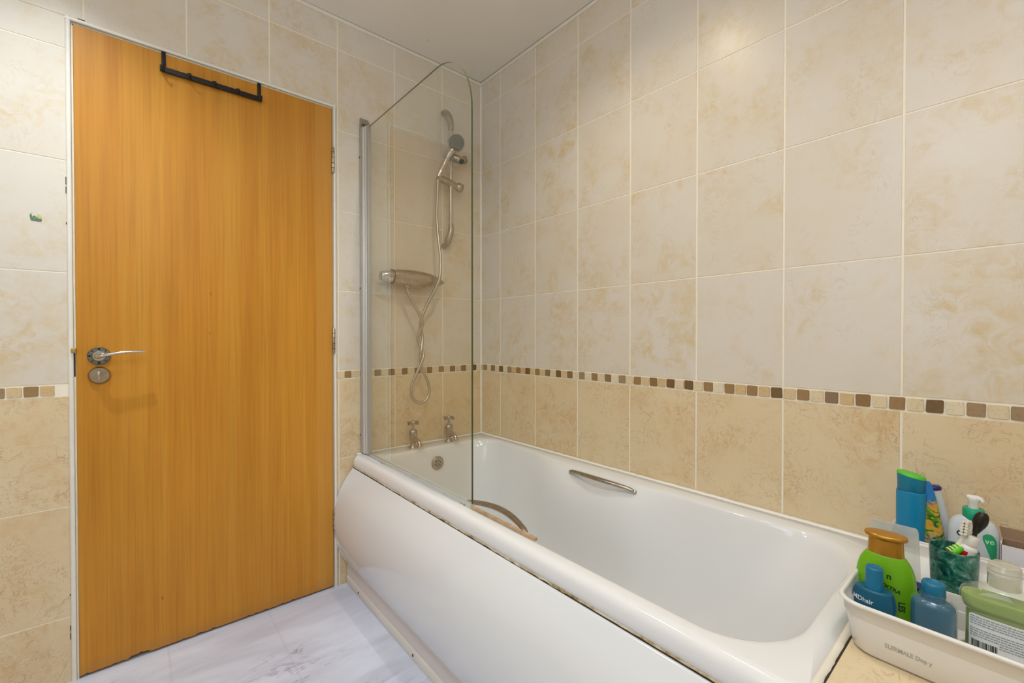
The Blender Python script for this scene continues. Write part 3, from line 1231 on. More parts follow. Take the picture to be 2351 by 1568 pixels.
rings = []
ox0, ox1, oy0, oy1 = -0.680, -0.004, BY, -0.004
for ins, z, r in ((0.004, 0.4895, 0.006), (0.0, 0.492, 0.008), (-0.001, 0.505, 0.010), (0.000, 0.518, 0.010), (0.0025, 0.5265, 0.012), (0.007, 0.5325, 0.014), (0.0125, 0.5362, 0.016), (0.018, 0.5374, 0.02), (0.024, 0.5376, 0.022)):
    rings.append(rrect(ox0 + ins, ox1 - min(ins, 0.002), oy0 + min(ins, 0.002), oy1 - min(ins, 0.002), (0.006, r, r, 0.006), z))
rings.append(rrect(-0.6465, -0.0340, -1.6360, -0.0900, (0.095, 0.095, 0.14, 0.16), 0.5374))
IN = [  # z, inset, tap-end inset, head-end inset, corner radii tap/head, waist push
    (0.5368, 0.000, 0.000, 0.000, 0.10, 0.16, 0.0),
    (0.5355, 0.0025, 0.0025, 0.003, 0.10, 0.16, 0.001),
    (0.5320, 0.0050, 0.0050, 0.006, 0.11, 0.17, 0.005),
    (0.5250, 0.0075, 0.0075, 0.010, 0.11, 0.18, 0.013),
    (0.5100, 0.011, 0.010, 0.016, 0.12, 0.18, 0.026),
    (0.4850, 0.016, 0.014, 0.027, 0.12, 0.19, 0.040),
    (0.4400, 0.024, 0.019, 0.048, 0.13, 0.20, 0.046),
    (0.3800, 0.034, 0.026, 0.082, 0.13, 0.20, 0.042),
    (0.3100, 0.046, 0.035, 0.130, 0.13, 0.20, 0.032),
    (0.2400, 0.060, 0.046, 0.190, 0.13, 0.20, 0.018),
    (0.1900, 0.078, 0.060, 0.250, 0.13, 0.20, 0.006),
    (0.1550, 0.105, 0.088, 0.320, 0.12, 0.18, 0.0),
    (0.1380, 0.145, 0.130, 0.400, 0.10, 0.15, 0.0),
    (0.1330, 0.200, 0.200, 0.480, 0.06, 0.10, 0.0),
    (0.1320, 0.270, 0.330, 0.620, 0.02, 0.02, 0.0)]
for z, ins, it, ih, rt, rh, wp in IN:
    r = rrect(-0.640 + ins, -0.046 - ins, -1.628 + ih, -0.098 - it, (rt, rt, rh * 0.85, rh), z)
    rr = []
    for x, y, zz in r:
        s = 1 if x > -0.34 else -1
        edge = sstep((abs(x + 0.343) - 0.12) / 0.10)
        x -= s * edge * (wp * waist(y) + (0.030 if s > 0 else 0.0) * waist_rim(y) * max(0, 1 - ins / 0.10))
        rr.append((x, y, zz))
    rings.append(rr)
mb = MB()
mb.loft(rings, False, True, 0, True, M=TO)
shell = mb.build('tub_shell', 'bath_acrylic', tub)
# grips: cast chrome bow with a foot at each end
for side, gx, name in ((1, -0.1060, 'grab_handle'), (-1, -0.6030, 'grab_handle')):
    mb = MB()
    y0g, y1g = -0.722, -1.008
    P_ = []
    R_ = []
    for i in range(25):
        t = i / 24
        bow = math.sin(PI * t)
        P_.append((gx - side * (0.004 + 0.026 * bow), y0g + (y1g - y0g) * t, 0.523 + 0.013 * bow ** 0.7))
        R_.append(0.0078 + 0.0026 * bow if 0 < i < 24 else 0.0055)
    mb.tube(P_, R_, 14, flat=0.75, up=(0, 0, 1), M=TO)
    for yy in (y0g, y1g):
        sgn = 1 if yy == y0g else -1
        mb.tube([(gx - side * 0.004, yy, 0.522), (gx + side * 0.008, yy - 0.002 * sgn, 0.514), (gx + side * 0.018, yy - 0.004 * sgn, 0.506)], [0.0062, 0.0085, 0.0095], 12, M=TO)
    mb.build(name, 'dull_chrome', tub)
# overflow rose on the tap-end wall
mb = MB()
OC = (-0.335, -0.1160, 0.4640)
n = 32
for r0, r1, y0, y1 in ((0.031, 0.029, 0.0, -0.006),):
    rings = []
    for r, y in ((0.031, 0.004), (0.031, -0.003), (0.028, -0.006), (0.020, -0.007), (0.0185, -0.0055), (0.004, -0.006)):
        rings.append([(OC[0] + r * math.cos(2 * PI * i / n), OC[1] + y - 0.0006 * 0, OC[2] - r * math.sin(2 * PI * i / n)) for i in range(n)])
    mb.loft(rings, True, True, 0, True, M=TO)
ovf = mb.build('overflow_cover', 'dull_chrome', tub)
mb = MB()
for k in range(6):
    a = k * PI / 3 + 0.3
    yplate(mb, OC[0] + 0.012 * math.cos(a), OC[2] + 0.012 * math.sin(a), 0.0032, OC[1] - 0.005, OC[1] - 0.0068, n=10, bev=0.0003)
yplate(mb, OC[0], OC[2], 0.0028, OC[1] - 0.005, OC[1] - 0.0072, n=10, bev=0.0003)
o = mb.build('overflow_hole', 'hole_black', ovf)
o.matrix_local = TO
# bead of sealant round the wall edges
mb = MB()
r2 = random.Random(8)


def bead(p0, p1, nrm, seg, w=0.0100, h=0.0085):
    p0, p1, nrm = Vector(p0), Vector(p1), Vector(nrm)
    rings = []
    for i in range(seg + 1):
        p = p0.lerp(p1, i / seg)
        ww = w * (1 + r2.uniform(-0.09, 0.09))
        hh = h * (1 + r2.uniform(-0.09, 0.09))
        rings.append([p, p + nrm * ww, p + nrm * ww * 0.55 + Vector((0, 0, hh * 0.55)), p + Vector((0, 0, hh))])
    mb.loft(rings, True, True, 0, True, closed=True, M=TO)


bead((-0.0015, -0.002, 0.5365), (-0.0015, BY, 0.5365), (-1, 0, 0), 110)
bead((-0.664, -0.0015, 0.5365), (-0.002, -0.0015, 0.5365), (0, -1, 0), 50, 0.007, 0.007)
mb.build('sealant_bead', 'sealant', tub)

# ------------------------------------------------------------------ bath side panel
TP = TO
PROF = [(-0.6835, 0.4835), (-0.700, 0.462), (-0.7225, 0.430), (-0.7435, 0.388), (-0.7570, 0.335), (-0.7622, 0.280), (-0.7585, 0.225), (-0.7460, 0.170),
        (-0.7285, 0.125), (-0.7080, 0.0880)]
pp = smoothpath([(a, 0, b) for a, b in PROF], 5)
mb = MB()
outer = [(p.x, p.z) for p in pp]
inner = [(x + 0.006, z) for x, z in reversed(outer)]
loop = outer + inner
ys = [-0.003, -0.006] + [-0.05 - 0.1 * i for i in range(16)] + [BY]
rings = [[(x, y, z) for x, z in loop] for y in ys]
mb.loft(rings, True, True, 0, True, M=TP)
pan = mb.build('side_panel', 'panel_acrylic', tub)
# turned lip at the wall end
mb = MB()
lo = [(p.x, p.z) for p in pp if p.z < 0.235]
rings = []
for x, z in lo:
    rings.append([(x - 0.0015, -0.002, z), (x - 0.0015, -0.012, z), (x + 0.004, -0.012, z), (x + 0.004, -0.002, z)])
mb.loft(rings, True, True, 0, False, M=TP)
mb.build('end_lip', 'white_gloss_paint', pan)
mb = MB().box(-0.7075, -0.6950, BY, -0.003, 0.034, 0.0895, M=TP)
mb.build('base_flange', 'panel_flange', pan)
mb = MB().rbox(-0.7110, -0.6950, BY, -0.004, 0.0, 0.0345, 0.0012, 2, M=TP)
pls = mb.build('plinth_strip', 'plinth_white', pan)
for yy in (-0.135, -0.590, -1.05, -1.5):
    mb = MB()
    n = 14
    rings = [[(x, yy + r * math.cos(2 * PI * i / n), 0.017 + r * math.sin(2 * PI * i / n)) for i in range(n)] for x, r in ((-0.710, 0.0042), (-0.7122, 0.0042), (-0.7130, 0.0030))]
    mb.loft(rings, True, True, 0, True, M=TP)
    mb.build('screw', 'screw_metal', pan)
# stained joint between rim and panel
mb = MB()
segs = 140
r3 = random.Random(21)
rings = []
for i in range(segs + 1):
    y = -0.004 + (BY + 0.006) * i / segs
    j = r3.uniform(0, 0.0030) if 25 < i < 110 else r3.uniform(0, 0.0012)
    rings.append([(-0.6790, y, 0.4915), (-0.6806, y, 0.4905), (-0.6808, y, 0.4882 - j), (-0.6785, y, 0.4872 - j)])
mb.loft(rings, True, True, 0, False, M=TP)
mb.build('joint_sealant', 'dirt', pan)
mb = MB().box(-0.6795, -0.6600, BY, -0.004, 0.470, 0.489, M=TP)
mb.build('gap_shade_strip', 'dark_gap', pan)  # dark strip added, its colour stands in for shade under the rim

# ------------------------------------------------------------------ tiled ledge at the head of the bath
mb = MB()
mb.box(-0.690, -0.002, YF, BY - 0.0108, 0.0, 0.5345, mi=0)
r4 = random.Random(31)
for i in range(5):
    for j in range(3):
        ya = BY - 0.0110 - (0.333 * i)
        yb = max(YF, ya - 0.333)
        xa = -0.690 + 0.2524 * j
        xb = min(-0.002, xa + 0.2524)
        if ya - yb < 0.01:
            continue
        mb.add([(xa + 0.001, yb + 0.001, 0.5345), (xb - 0.001, yb + 0.001, 0.5345), (xb - 0.001, ya - 0.001, 0.5345), (xa + 0.001, ya - 0.001, 0.5345),
                (xa + 0.002, yb + 0.002, 0.5365), (xb - 0.002, yb + 0.002, 0.5365), (xb - 0.002, ya - 0.002, 0.5365), (xa + 0.002, ya - 0.002, 0.5365)],
               [(4, 5, 6, 7), (0, 1, 5, 4), (1, 2, 6, 5), (2, 3, 7, 6), (3, 0, 4, 7)], 1, tid=(r4.random() + .01, r4.random(), r4.random()))
tag(mb.build('wall_ledge', ['grout', 'beige_tile']), kind='structure')
mb = MB()
r5 = random.Random(5)
rings = []
for i in range(61):
    x = -0.676 + 0.672 * i / 60
    w = 0.0095 + r5.uniform(-0.001, 0.001)
    rings.append([(x, BY + 0.003, 0.5372), (x, BY - 0.002, 0.5392), (x, BY - w, 0.5376), (x, BY - w - 0.001, 0.530), (x, BY + 0.002, 0.530)])
mb.loft(rings, True, True, 0, True)
mb.box(-0.676, -0.006, BY - 0.0118, BY - 0.0098, 0.530, 0.5362, mi=1)
tag(mb.build('trim_4', ['white_strip', 'dark_gap']), kind='structure')

# ------------------------------------------------------------------ bath taps


def bath_tap(x, label):
    t = thing('bath_tap', label, 'tap', (x, -0.052, 0.5372), group='chrome pillar taps on the bath')
    mb = MB()
    mb.lathe([(0.0215, 0.0), (0.0215, 0.004), (0.016, 0.008), (0.0125, 0.012), (0.0135, 0.026), (0.0175, 0.032), (0.0185, 0.042), (0.0175, 0.056), (0.0185, 0.060),
              (0.0185, 0.076), (0.0135, 0.082), (0.0075, 0.085), (0.0060, 0.088)], 28)
    mb.build('tap_body', 'dull_chrome', t)
    mb = MB()
    pts = smoothpath([(0, -0.010, 0.036), (0, -0.030, 0.040), (0, -0.048, 0.037), (0, -0.060, 0.026), (0, -0.062, 0.016)], 6)
    mb.tube(pts, [0.0125 - 0.0035 * min(1, i / 12) + (0.002 if i > 20 else 0) for i in range(len(pts))], 16)
    mb.build('spout', 'dull_chrome', t)
    mb = MB()
    mb.lathe([(0.0055, 0.086), (0.0055, 0.104), (0.010, 0.108), (0.011, 0.116), (0.008, 0.122), (0.003, 0.124)], 20)
    for a in (0.35, 0.35 + PI / 2):
        c, s = math.cos(a), math.sin(a)
        mb.tube([(-0.031 * c, -0.031 * s, 0.113), (-0.022 * c, -0.022 * s, 0.113), (0, 0, 0.113), (0.022 * c, 0.022 * s, 0.113), (0.031 * c, 0.031 * s, 0.113)],
                [0.0060, 0.0058, 0.0035, 0.0058, 0.0060], 12)
    mb.build('cross_handle', 'dull_chrome', t)
    return t


bath_tap(-0.4235, 'chrome bath tap with cross handle, nearer the door')
bath_tap(-0.2330, 'chrome bath tap with cross handle, nearer the tiled corner')

# ------------------------------------------------------------------ shower screen
SX = -0.630
scr = thing('shower_screen', 'clear glass shower screen with rounded top standing on the bath rim', 'shower screen', (SX, -0.05, 0.54))
TSc = Matrix.Translation((-SX, 0.05, -0.54))
mb = MB()
zt = 1.935
outl = [(-0.055, 0.548), (-0.055, 1.925)]
for i in range(19):
    a = PI / 2 * i / 18
    rx, rz = 0.200, 0.204
    outl.append((-0.606 - rx * math.sin(a), 1.714 + rz * math.cos(a)))
outl.append((-0.806, 0.548))
# top edge dips a little from the rail to the bend
n = len(outl)
va = [(SX - 0.003, y, z) for y, z in outl]
vb = [(SX + 0.003, y, z) for y, z in outl]
mb.add(va + vb, [tuple(reversed(range(n))), tuple(range(n, 2 * n))], 0, M=TSc)
mb.add(va + vb, [(i, (i + 1) % n, n + (i + 1) % n, n + i) for i in range(n)], 1, M=TSc)
gp = mb.build('glass_panel', ['screen_glass', 'glass_edge'], scr)
mb = MB()
mb.rbox(-0.6480, -0.6120, -0.012, -0.001, 0.5415, 1.945, 0.0015, 2, M=TSc)
wc = mb.build('wall_channel', 'aluminium_grey', scr)
mb = MB()
mb.rbox(-0.6445, -0.6170, -0.032, -0.012, 0.5415, 1.935, 0.004, 3, M=TSc)
mb.rbox(-0.6405, -0.6190, -0.050, -0.031, 0.5415, 1.935, 0.006, 4, M=TSc)
mb.build('hinge_profile', 'aluminium', scr)
mb = MB()
mb.rbox(-0.6380, -0.6220, -0.064, -0.049, 0.5415, 1.931, 0.0025, 3, M=TSc)
mb.build('glass_clamp', 'aluminium_grey', scr)
mb = MB()
pr = [(-0.001, 1.943), (-0.001, 1.975), (-0.012, 1.975), (-0.026, 1.960), (-0.034, 1.943)]
mb.loft([[(x, y, z) for y, z in pr] for x in (-0.6470, -0.6150)], True, True, 0, False, M=TSc)
mb.build('end_cap', 'dull_chrome', scr)
for zz in (1.81, 1.25, 0.62):
    mb = MB()
    n = 12
    mb.loft([[(x, -0.0065 + r * math.cos(2 * PI * i / n), zz + r * math.sin(2 * PI * i / n)) for i in range(n)] for x, r in ((-0.647, 0.004), (-0.6495, 0.004), (-0.6502, 0.0025))],
            True, True, 0, True, M=TSc)
    mb.build('screw', 'screw_metal', wc)
mb = MB()
mb.rbox(SX - 0.006, SX + 0.006, -0.806, -0.066, 0.5385, 0.5485, 0.0015, 2, M=TSc)
mb.build('bottom_seal', 'screen_seal' if 'screen_seal' in MATS else 'frosted_plastic', scr)

ss = MB()
rings = []
r6 = random.Random(9)
for i in range(31):
    y = -0.808 - 0.272 * i / 30
    w = 0.0085 + r6.uniform(-0.0008, 0.0008)
    rings.append([(-0.6380, y, 0.5365), (-0.6380, y, 0.5440), (-0.6380 + w, y, 0.5440 + 0.001), (-0.6380 + w + 0.004, y, 0.5365)])
ss.loft(rings, True, True, 0, False)
o = ss.build('seal_strip', 'stained_strip')
tag(o, 'stained beige seal strip on the bath rim in front of the glass screen', 'seal strip')

# ------------------------------------------------------------------ shower: riser rail, hand shower, hose, mixer
ris = thing('shower_riser_rail', 'chrome shower riser rail on the tiles behind the glass screen', 'shower rail', (-0.222, -0.001, 1.80))
TR = Matrix.Translation((0.222, 0.001, -1.80))
RY = -0.055
mb = MB()
mb.tube([(-0.222, RY, 1.535), (-0.222, RY, 2.045)], 0.0105, 20, M=TR)
rail = mb.build('rail_tube', 'chrome', ris)
for sgn, z0 in ((1, 2.035), (-1, 1.585)):
    mb = MB()
    pts = smoothpath([(-0.222, RY, z0), (-0.222, RY, z0 + 0.03 * sgn), (-0.224, RY + 0.006, z0 + 0.055 * sgn), (-0.228, RY + 0.024, z0 + 0.085 * sgn),
                      (-0.230, -0.012, z0 + 0.108 * sgn)], 5)
    rad = smoothvals([0.0135, 0.0145, 0.0165, 0.0175, 0.008], 5)
    mb.tube(pts, rad, 18, M=TR)
    mb.tube([(-0.230, -0.016, z0 + 0.098 * sgn), (-0.230, -0.0005, z0 + 0.098 * sgn)], [0.013, 0.014], 16, M=TR)
    mb.build('end_bracket', 'dull_chrome', ris)
mb = MB()
mb.tube([(-0.222, RY, 1.888), (-0.222, RY, 1.930)], 0.018, 20, M=TR)
mb.tube(smoothpath([(-0.222, RY - 0.004, 1.912), (-0.195, RY - 0.018, 1.900), (-0.175, RY - 0.026, 1.892)], 4), smoothvals([0.016, 0.019, 0.015], 4), 16, M=TR)
sl = mb.build('slider_holder', 'dull_chrome', ris)
mb = MB()
mb.tube([(-0.170, RY - 0.012, 1.905), (-0.146, RY - 0.004, 1.912), (-0.135, RY, 1.914)], [0.010, 0.020, 0.014], 16, M=TR)
mb.build('knob', 'dull_chrome', sl)
mb = MB()
mb.tube([(-0.184, RY - 0.028, 1.892), (-0.182, RY - 0.036, 1.884)], [0.0125, 0.0125], 14, M=TR)
mb.build('socket_hole', 'hole_black', sl)  # dark stub, its colour stands in for the shaded hole
mb = MB()
mb.tube([(-0.2975, RY - 0.006, 1.790), (-0.262, RY - 0.004, 1.786), (-0.222, RY, 1.780), (-0.190, RY, 1.775)], [0.015, 0.0165, 0.018, 0.015], 16, M=TR)
sl2 = mb.build('hose_clip', 'dull_chrome', ris)
mb = MB()
mb.tube([(-0.192, RY, 1.775), (-0.182, RY, 1.773), (-0.160, RY, 1.770), (-0.156, RY, 1.7695)], [0.013, 0.022, 0.021, 0.014], 18, M=TR)
mb.build('knob', 'dull_chrome', sl2)

hs = thing('hand_shower', 'chrome hand shower with grey round spray face held by the riser rail', 'hand shower', (-0.245, -0.12, 1.94))
TH_ = Matrix.Translation((0.245, 0.12, -1.94))
hc = Vector((-0.232, -0.118, 1.952))
fdir = Vector((-0.42, -0.80, -0.26)).normalized()   # where the spray points
zq = Vector((0, 0, 1)).rotation_difference(fdir).to_matrix().to_4x4()
Mh = TH_ @ Matrix.Translation(hc) @ zq
mb = MB()
mb.lathe([(0.006, -0.034), (0.020, -0.030), (0.034, -0.018), (0.0405, -0.004), (0.0410, 0.002), (0.0385, 0.006)], 36, M=Mh)
hb = mb.build('shower_head', 'dull_chrome', hs)
mb = MB()
mb.lathe([(0.0370, 0.0055), (0.0370, 0.0072), (0.034, 0.0082), (0.002, 0.0088)], 36, M=Mh)
mb.build('spray_plate', 'spray_face', hs)
mb = MB()
pts = smoothpath([tuple(hc - fdir * 0.020 + Vector((0.004, 0.0, -0.012))), (-0.245, -0.092, 1.915), (-0.262, -0.082, 1.880), (-0.284, -0.074, 1.830), (-0.2965, -0.064, 1.795)], 6)
mb.tube(pts, smoothvals([0.020, 0.0175, 0.0150, 0.0130, 0.0115], 6), 18, M=TH_)
mb.build('handle', 'chrome', hs)

hose_pts = [(-0.2970, -0.062, 1.780), (-0.2995, -0.060, 1.70), (-0.3035, -0.060, 1.600), (-0.3080, -0.085, 1.480), (-0.310, -0.105, 1.396), (-0.3180, -0.108, 1.31), (-0.3320, -0.095, 1.262),
            (-0.3600, -0.068, 1.190), (-0.3840, -0.052, 1.1125), (-0.3790, -0.050, 1.065), (-0.3750, -0.052, 1.035), (-0.3880, -0.066, 0.985), (-0.3920, -0.060, 0.955), (-0.3780, -0.050, 0.905), (-0.3500, -0.050, 0.840),
            (-0.3380, -0.050, 0.790), (-0.3520, -0.050, 0.752), (-0.3890, -0.050, 0.737), (-0.4220, -0.050, 0.760), (-0.4330, -0.052, 0.805),
            (-0.4160, -0.058, 0.860), (-0.3840, -0.066, 0.935), (-0.3760, -0.062, 0.965), (-0.3900, -0.050, 1.010), (-0.3960, -0.048, 1.040), (-0.3840, -0.060, 1.085), (-0.3860, -0.068, 1.118), (-0.4200, -0.066, 1.180), (-0.4500, -0.060, 1.235), (-0.4560, -0.058, 1.268)]
sp = smoothpath(hose_pts, 14)
rad = [0.0068 + (0.0007 if i % 2 == 0 else -0.0004) for i in range(len(sp))]
mb = MB()
mb.tube(sp, rad, 10)
o = mb.build('shower_hose', 'hose_steel')
tag(o, 'ribbed metal shower hose twisted into a loop behind the glass', 'shower hose')

mx = thing('shower_mixer', 'chrome torpedo shaped bar shower mixer on the wall behind glass', 'shower mixer', (-0.43, -0.05, 1.306))
TM = Matrix.Translation((0.43, 0.05, -1.306))
MZ, MY = 1.306, -0.055


def xlathe(mb, prof, M, ky=1.0, kz=1.0, n=28):
    rings = [[(x, MY + r * ky * math.cos(2 * PI * i / n), MZ + dz + r * kz * math.sin(2 * PI * i / n)) for i in range(n)] for x, r, dz in prof]
    mb.loft(rings, True, True, 0, True, M=M)


mb = MB()
xlathe(mb, [(-0.524, 0.0300, 0.000), (-0.500, 0.0345, 0.000), (-0.46, 0.0375, 0.0), (-0.42, 0.0385, -0.001), (-0.38, 0.0370, -0.002), (-0.34, 0.0325, -0.004), (-0.31, 0.026, -0.005), (-0.285, 0.017, -0.006), (-0.262, 0.004, -0.007)], TM, 0.95, 1.0)
mbod = mb.build('mixer_body', 'dull_chrome', mx)
mb = MB()
xlathe(mb, [(-0.530, 0.029, 0), (-0.530, 0.0325, 0), (-0.522, 0.0325, 0), (-0.522, 0.029, 0)], TM)
mb.build('collar', 'steel_dark', mx)
mb = MB()
xlathe(mb, [(-0.5800, 0.012, 0), (-0.5790, 0.0185, 0), (-0.574, 0.0210, 0), (-0.545, 0.0265, 0), (-0.531, 0.0285, 0)], TM)
mb.build('temperature_knob', 'chrome', mx)
mb = MB()
mb.tube([(-0.455, -0.058, 1.272), (-0.4555, -0.058, 1.262), (-0.456, -0.058, 1.258)], [0.013, 0.013, 0.010], 16, M=TM)
mb.build('hose_outlet', 'dull_chrome', mx)
for xx in (-0.49, -0.35):
    mb = MB()
    mb.tube([(xx, -0.030, MZ), (xx, -0.001, MZ)], [0.020, 0.026], 20, M=TM)
    mb.build('wall_mount', 'dull_chrome', mx)

# ------------------------------------------------------------------ trays on the ledge
ZL = 0.5365


def tray(name, label, xf, xb, y0, y1, h=0.085, flare=0.016, divider=None):
    """open bin: local x = world x, with a rolled rim, a step line and rounded corners"""
    cx, cy = (xf + xb) / 2, (y0 + y1) / 2
    t = thing(name, label, 'storage tray', (cx, cy, ZL))
    hx, hy = (xb - xf) / 2, (y0 - y1) / 2

    def rr(ins, z, r):
        n = 14
        pts = []
        for q, (sx, sy) in enumerate(((1, 1), (-1, 1), (-1, -1), (1, -1))):
            for i in range(n):
                a = q * PI / 2 + PI / 2 * i / (n - 1)
                pts.append((sx * (hx - ins - r) + r * math.cos(a), sy * (hy - ins - r) + r * math.sin(a), z))
        return pts
    mb = MB()
    R = 0.034
    rings = [rr(flare + 0.010, 0.0006, R - 0.006), rr(flare + 0.004, 0.0014, R - 0.004), rr(flare, 0.006, R - 0.004), rr(0.0075, h - 0.026, R), rr(0.0075, h - 0.0255, R), rr(0.0055, h - 0.0235, R),
             rr(0.0048, h - 0.008, R), rr(0.0015, h - 0.0065, R), rr(0.0, h - 0.004, R), rr(0.0005, h - 0.001, R), rr(0.003, h, R), rr(0.0060, h - 0.0008, R - 0.003), rr(0.0070, h - 0.004, R - 0.004),
             rr(0.0075, h - 0.0235, R - 0.004), rr(0.0100, h - 0.0255, R - 0.004), rr(flare + 0.004, 0.010, R - 0.006), rr(flare + 0.010, 0.0050, R - 0.010), rr(flare + 0.03, 0.0045, 0.01)]
    mb.loft(rings, True, True, 0, True)
    mb.build('tray_shell', 'tray_plastic', t)
    if divider is not None:
        mb = MB()
        dx = divider - cx
        mb.rbox(dx - 0.0015, dx + 0.0015, -hy + flare + 0.002, hy - flare - 0.002, 0.004, 0.062, 0.0012, 2)
        mb.rbox(dx - 0.0035, dx + 0.0015, -hy + flare + 0.002, hy - flare - 0.002, 0.004, 0.036, 0.0012, 2)
        mb.build('divider', 'tray_plastic', t)
    return t


TXF, TXB, TY0, TY1 = -0.5230, -0.1680, -1.6660, -2.0300
trayA = tray('storage_tray', 'white plastic storage tray with grey lettering at the head of the bath', TXF, TXB, TY0, TY1, divider=-0.312)
mb = MB()
vs, fs = text_geo('ELERMALE Dop y', 0.0098, 0.0002)
# flat lettering on the sloping front wall (local -x side)
hx = (TXB - TXF) / 2
pl_ = []
for v in vs:
    z = 0.031 + v.y
    xw = -hx + 0.0165 - (0.0165 - 0.0075) * (z - 0.006) / (0.085 - 0.026 - 0.006) - 0.0006
    pl_.append((xw, ((TY0 - TY1) / 2 - 0.0890) - v.x * 0.74, z))
mb.add(pl_, fs, 0)
mb.build('printed_lettering', 'tray_print', trayA)
trayB = tray('storage_tray', 'white plastic tray against the tiled wall, behind the lettered tray', -0.1620, -0.0250, -1.6700, -2.0300, h=0.085, flare=0.012)

ZT = ZL + 0.0052      # floor of a tray


def bottle_root(name, label, cat, x, y, z=ZT, rz=0.0, group=None):
    return thing(name, label, cat, (x, y, z), -PI / 2 + rz, group)


# --- teal bottle with a round stopper cap, nearest the bath
b1 = bottle_root('hair_bottle', 'dark teal hair bottle with a plain round cap, in the tray corner by the bath', 'bottle', -0.4360, -1.7020)
b1.scale = (0.97, 0.97, 1.08)
mb = MB()
prof = [(0.0, 0.0215, 0.0175, 2.2), (0.004, 0.0235, 0.0190, 2.2), (0.02, 0.0265, 0.0200, 2.2), (0.048, 0.0300, 0.0205, 2.2), (0.066, 0.0270, 0.0180, 2.2), (0.0695, 0.0245, 0.0165, 2.2), (0.0705, 0.0205, 0.0150, 2.2), (0.0700, 0.0150, 0.0135, 2.1)]
rows1 = sloft(mb, prof, sub=4)
mb.build('bottle_body', 'teal_body', b1)
fn1 = lambda z: lerp_prof(rows1[:20], z)
mb = MB()
mb.lathe([(0.0135, 0.068), (0.0130, 0.071), (0.0125, 0.100), (0.0118, 0.1030), (0.0090, 0.1038), (0.0086, 0.1032), (0.003, 0.1032)], 32)
mb.build('cap', 'teal_plastic', b1)
mb = MB()
wrap_text(mb, 'MDhair', 0.0098, -0.0125, 0.0535, fn1, bold=0.00012)
mb.build('printed_lettering', 'print_white', b1)

# --- lime bottle with a gold flip cap
b2 = bottle_root('shampoo_bottle', 'lime green bottle with an oval gold flip cap', 'bottle', -0.3820, -1.7080, rz=0.04)
mb = MB()
prof = [(0.0, 0.036, 0.018, 2.4), (0.004, 0.0395, 0.0205, 2.4), (0.03, 0.0415, 0.0215, 2.4), (0.06, 0.0420, 0.0215, 2.4), (0.085, 0.0400, 0.0205, 2.4), (0.103, 0.0355, 0.0185, 2.3), (0.115, 0.0290, 0.0165, 2.3), (0.119, 0.0255, 0.0155, 2.3), (0.120, 0.020, 0.014, 2.2)]
rows2 = sloft(mb, prof, sub=4)
mb.build('bottle_body', 'lime_plastic', b2)
fn2 = lambda z: lerp_prof(rows2[:26], z)
mb = MB()
sloft(mb, [(0.1165, 0.0245, 0.0150, 2.2), (0.1175, 0.0252, 0.0155, 2.2), (0.140, 0.0240, 0.0150, 2.2), (0.1465, 0.0245, 0.0155, 2.2), (0.1480, 0.0290, 0.0180, 2.2), (0.1515, 0.0298, 0.0186, 2.2),
           (0.1545, 0.0275, 0.0165, 2.2), (0.1555, 0.0180, 0.0100, 2.1), (0.1556, 0.002, 0.001, 2.0)], sub=3)
mb.build('flip_cap', 'gold_plastic', b2)
mb = MB()
wrap_text(mb, 'n', 0.014, 0.007, 0.088, fn2, bold=0.0004)
wrap_text(mb, 'EXTRA', 0.0084, 0.010, 0.069, fn2, rot=-0.3, bold=0.0003)
wrap_text(mb, 'LES', 0.0115, 0.0235, 0.042, fn2, rot=-PI / 2, bold=0.0004)
mb.build('printed_lettering', 'print_green', b2)

# --- teal travel bottle in shrink film
b3 = bottle_root('travel_bottle', 'teal travel bottle in clear wrap, between lime bottle and mouthwash', 'bottle', -0.4240, -1.7735)
b3.scale = (1, 1, 1.08)
mb = MB()
prof = [(0.0, 0.024, 0.017, 2.3), (0.003, 0.0265, 0.0190, 2.3), (0.04, 0.0265, 0.0190, 2.3), (0.066, 0.0262, 0.0188, 2.3), (0.0735, 0.0240, 0.0170, 2.2), (0.077, 0.0185, 0.0145, 2.1), (0.078, 0.012, 0.012, 2.0)]
rows3 = sloft(mb, prof, sub=4)
mb.build('bottle_body', 'teal_dull', b3)
fn3 = lambda z: lerp_prof(rows3[:20], z)
mb = MB()
mb.lathe([(0.0130, 0.0765), (0.0142, 0.079), (0.0142, 0.0850), (0.0148, 0.0856), (0.0144, 0.1000), (0.0132, 0.1030), (0.010, 0.1040), (0.009, 0.1028), (0.0075, 0.1010), (0.002, 0.1010)], 32)
mb.build('flip_cap', 'teal_plastic', b3)
mb = MB()
sloft(mb, [(0.001, 0.0275, 0.0200, 2.3), (0.04, 0.0280, 0.0203, 2.3), (0.068, 0.0278, 0.0200, 2.3), (0.0760, 0.0255, 0.0182, 2.2), (0.0790, 0.0195, 0.0160, 2.1), (0.084, 0.0165, 0.0155, 2.0), (0.088, 0.0155, 0.0150, 2.0)], sub=3, cap0=False, cap1=False)
mb.build('shrink_wrap', 'shrink_film', b3)
mb = MB()
fn3b = lambda z: (0.0282, 0.0205, 2.3)
wrap_text(mb, 'Over you', 0.0078, 0.0085, 0.034, fn3b, bold=0.00005, shear=0.25)
mb.build('printed_lettering', 'print_white', b3)

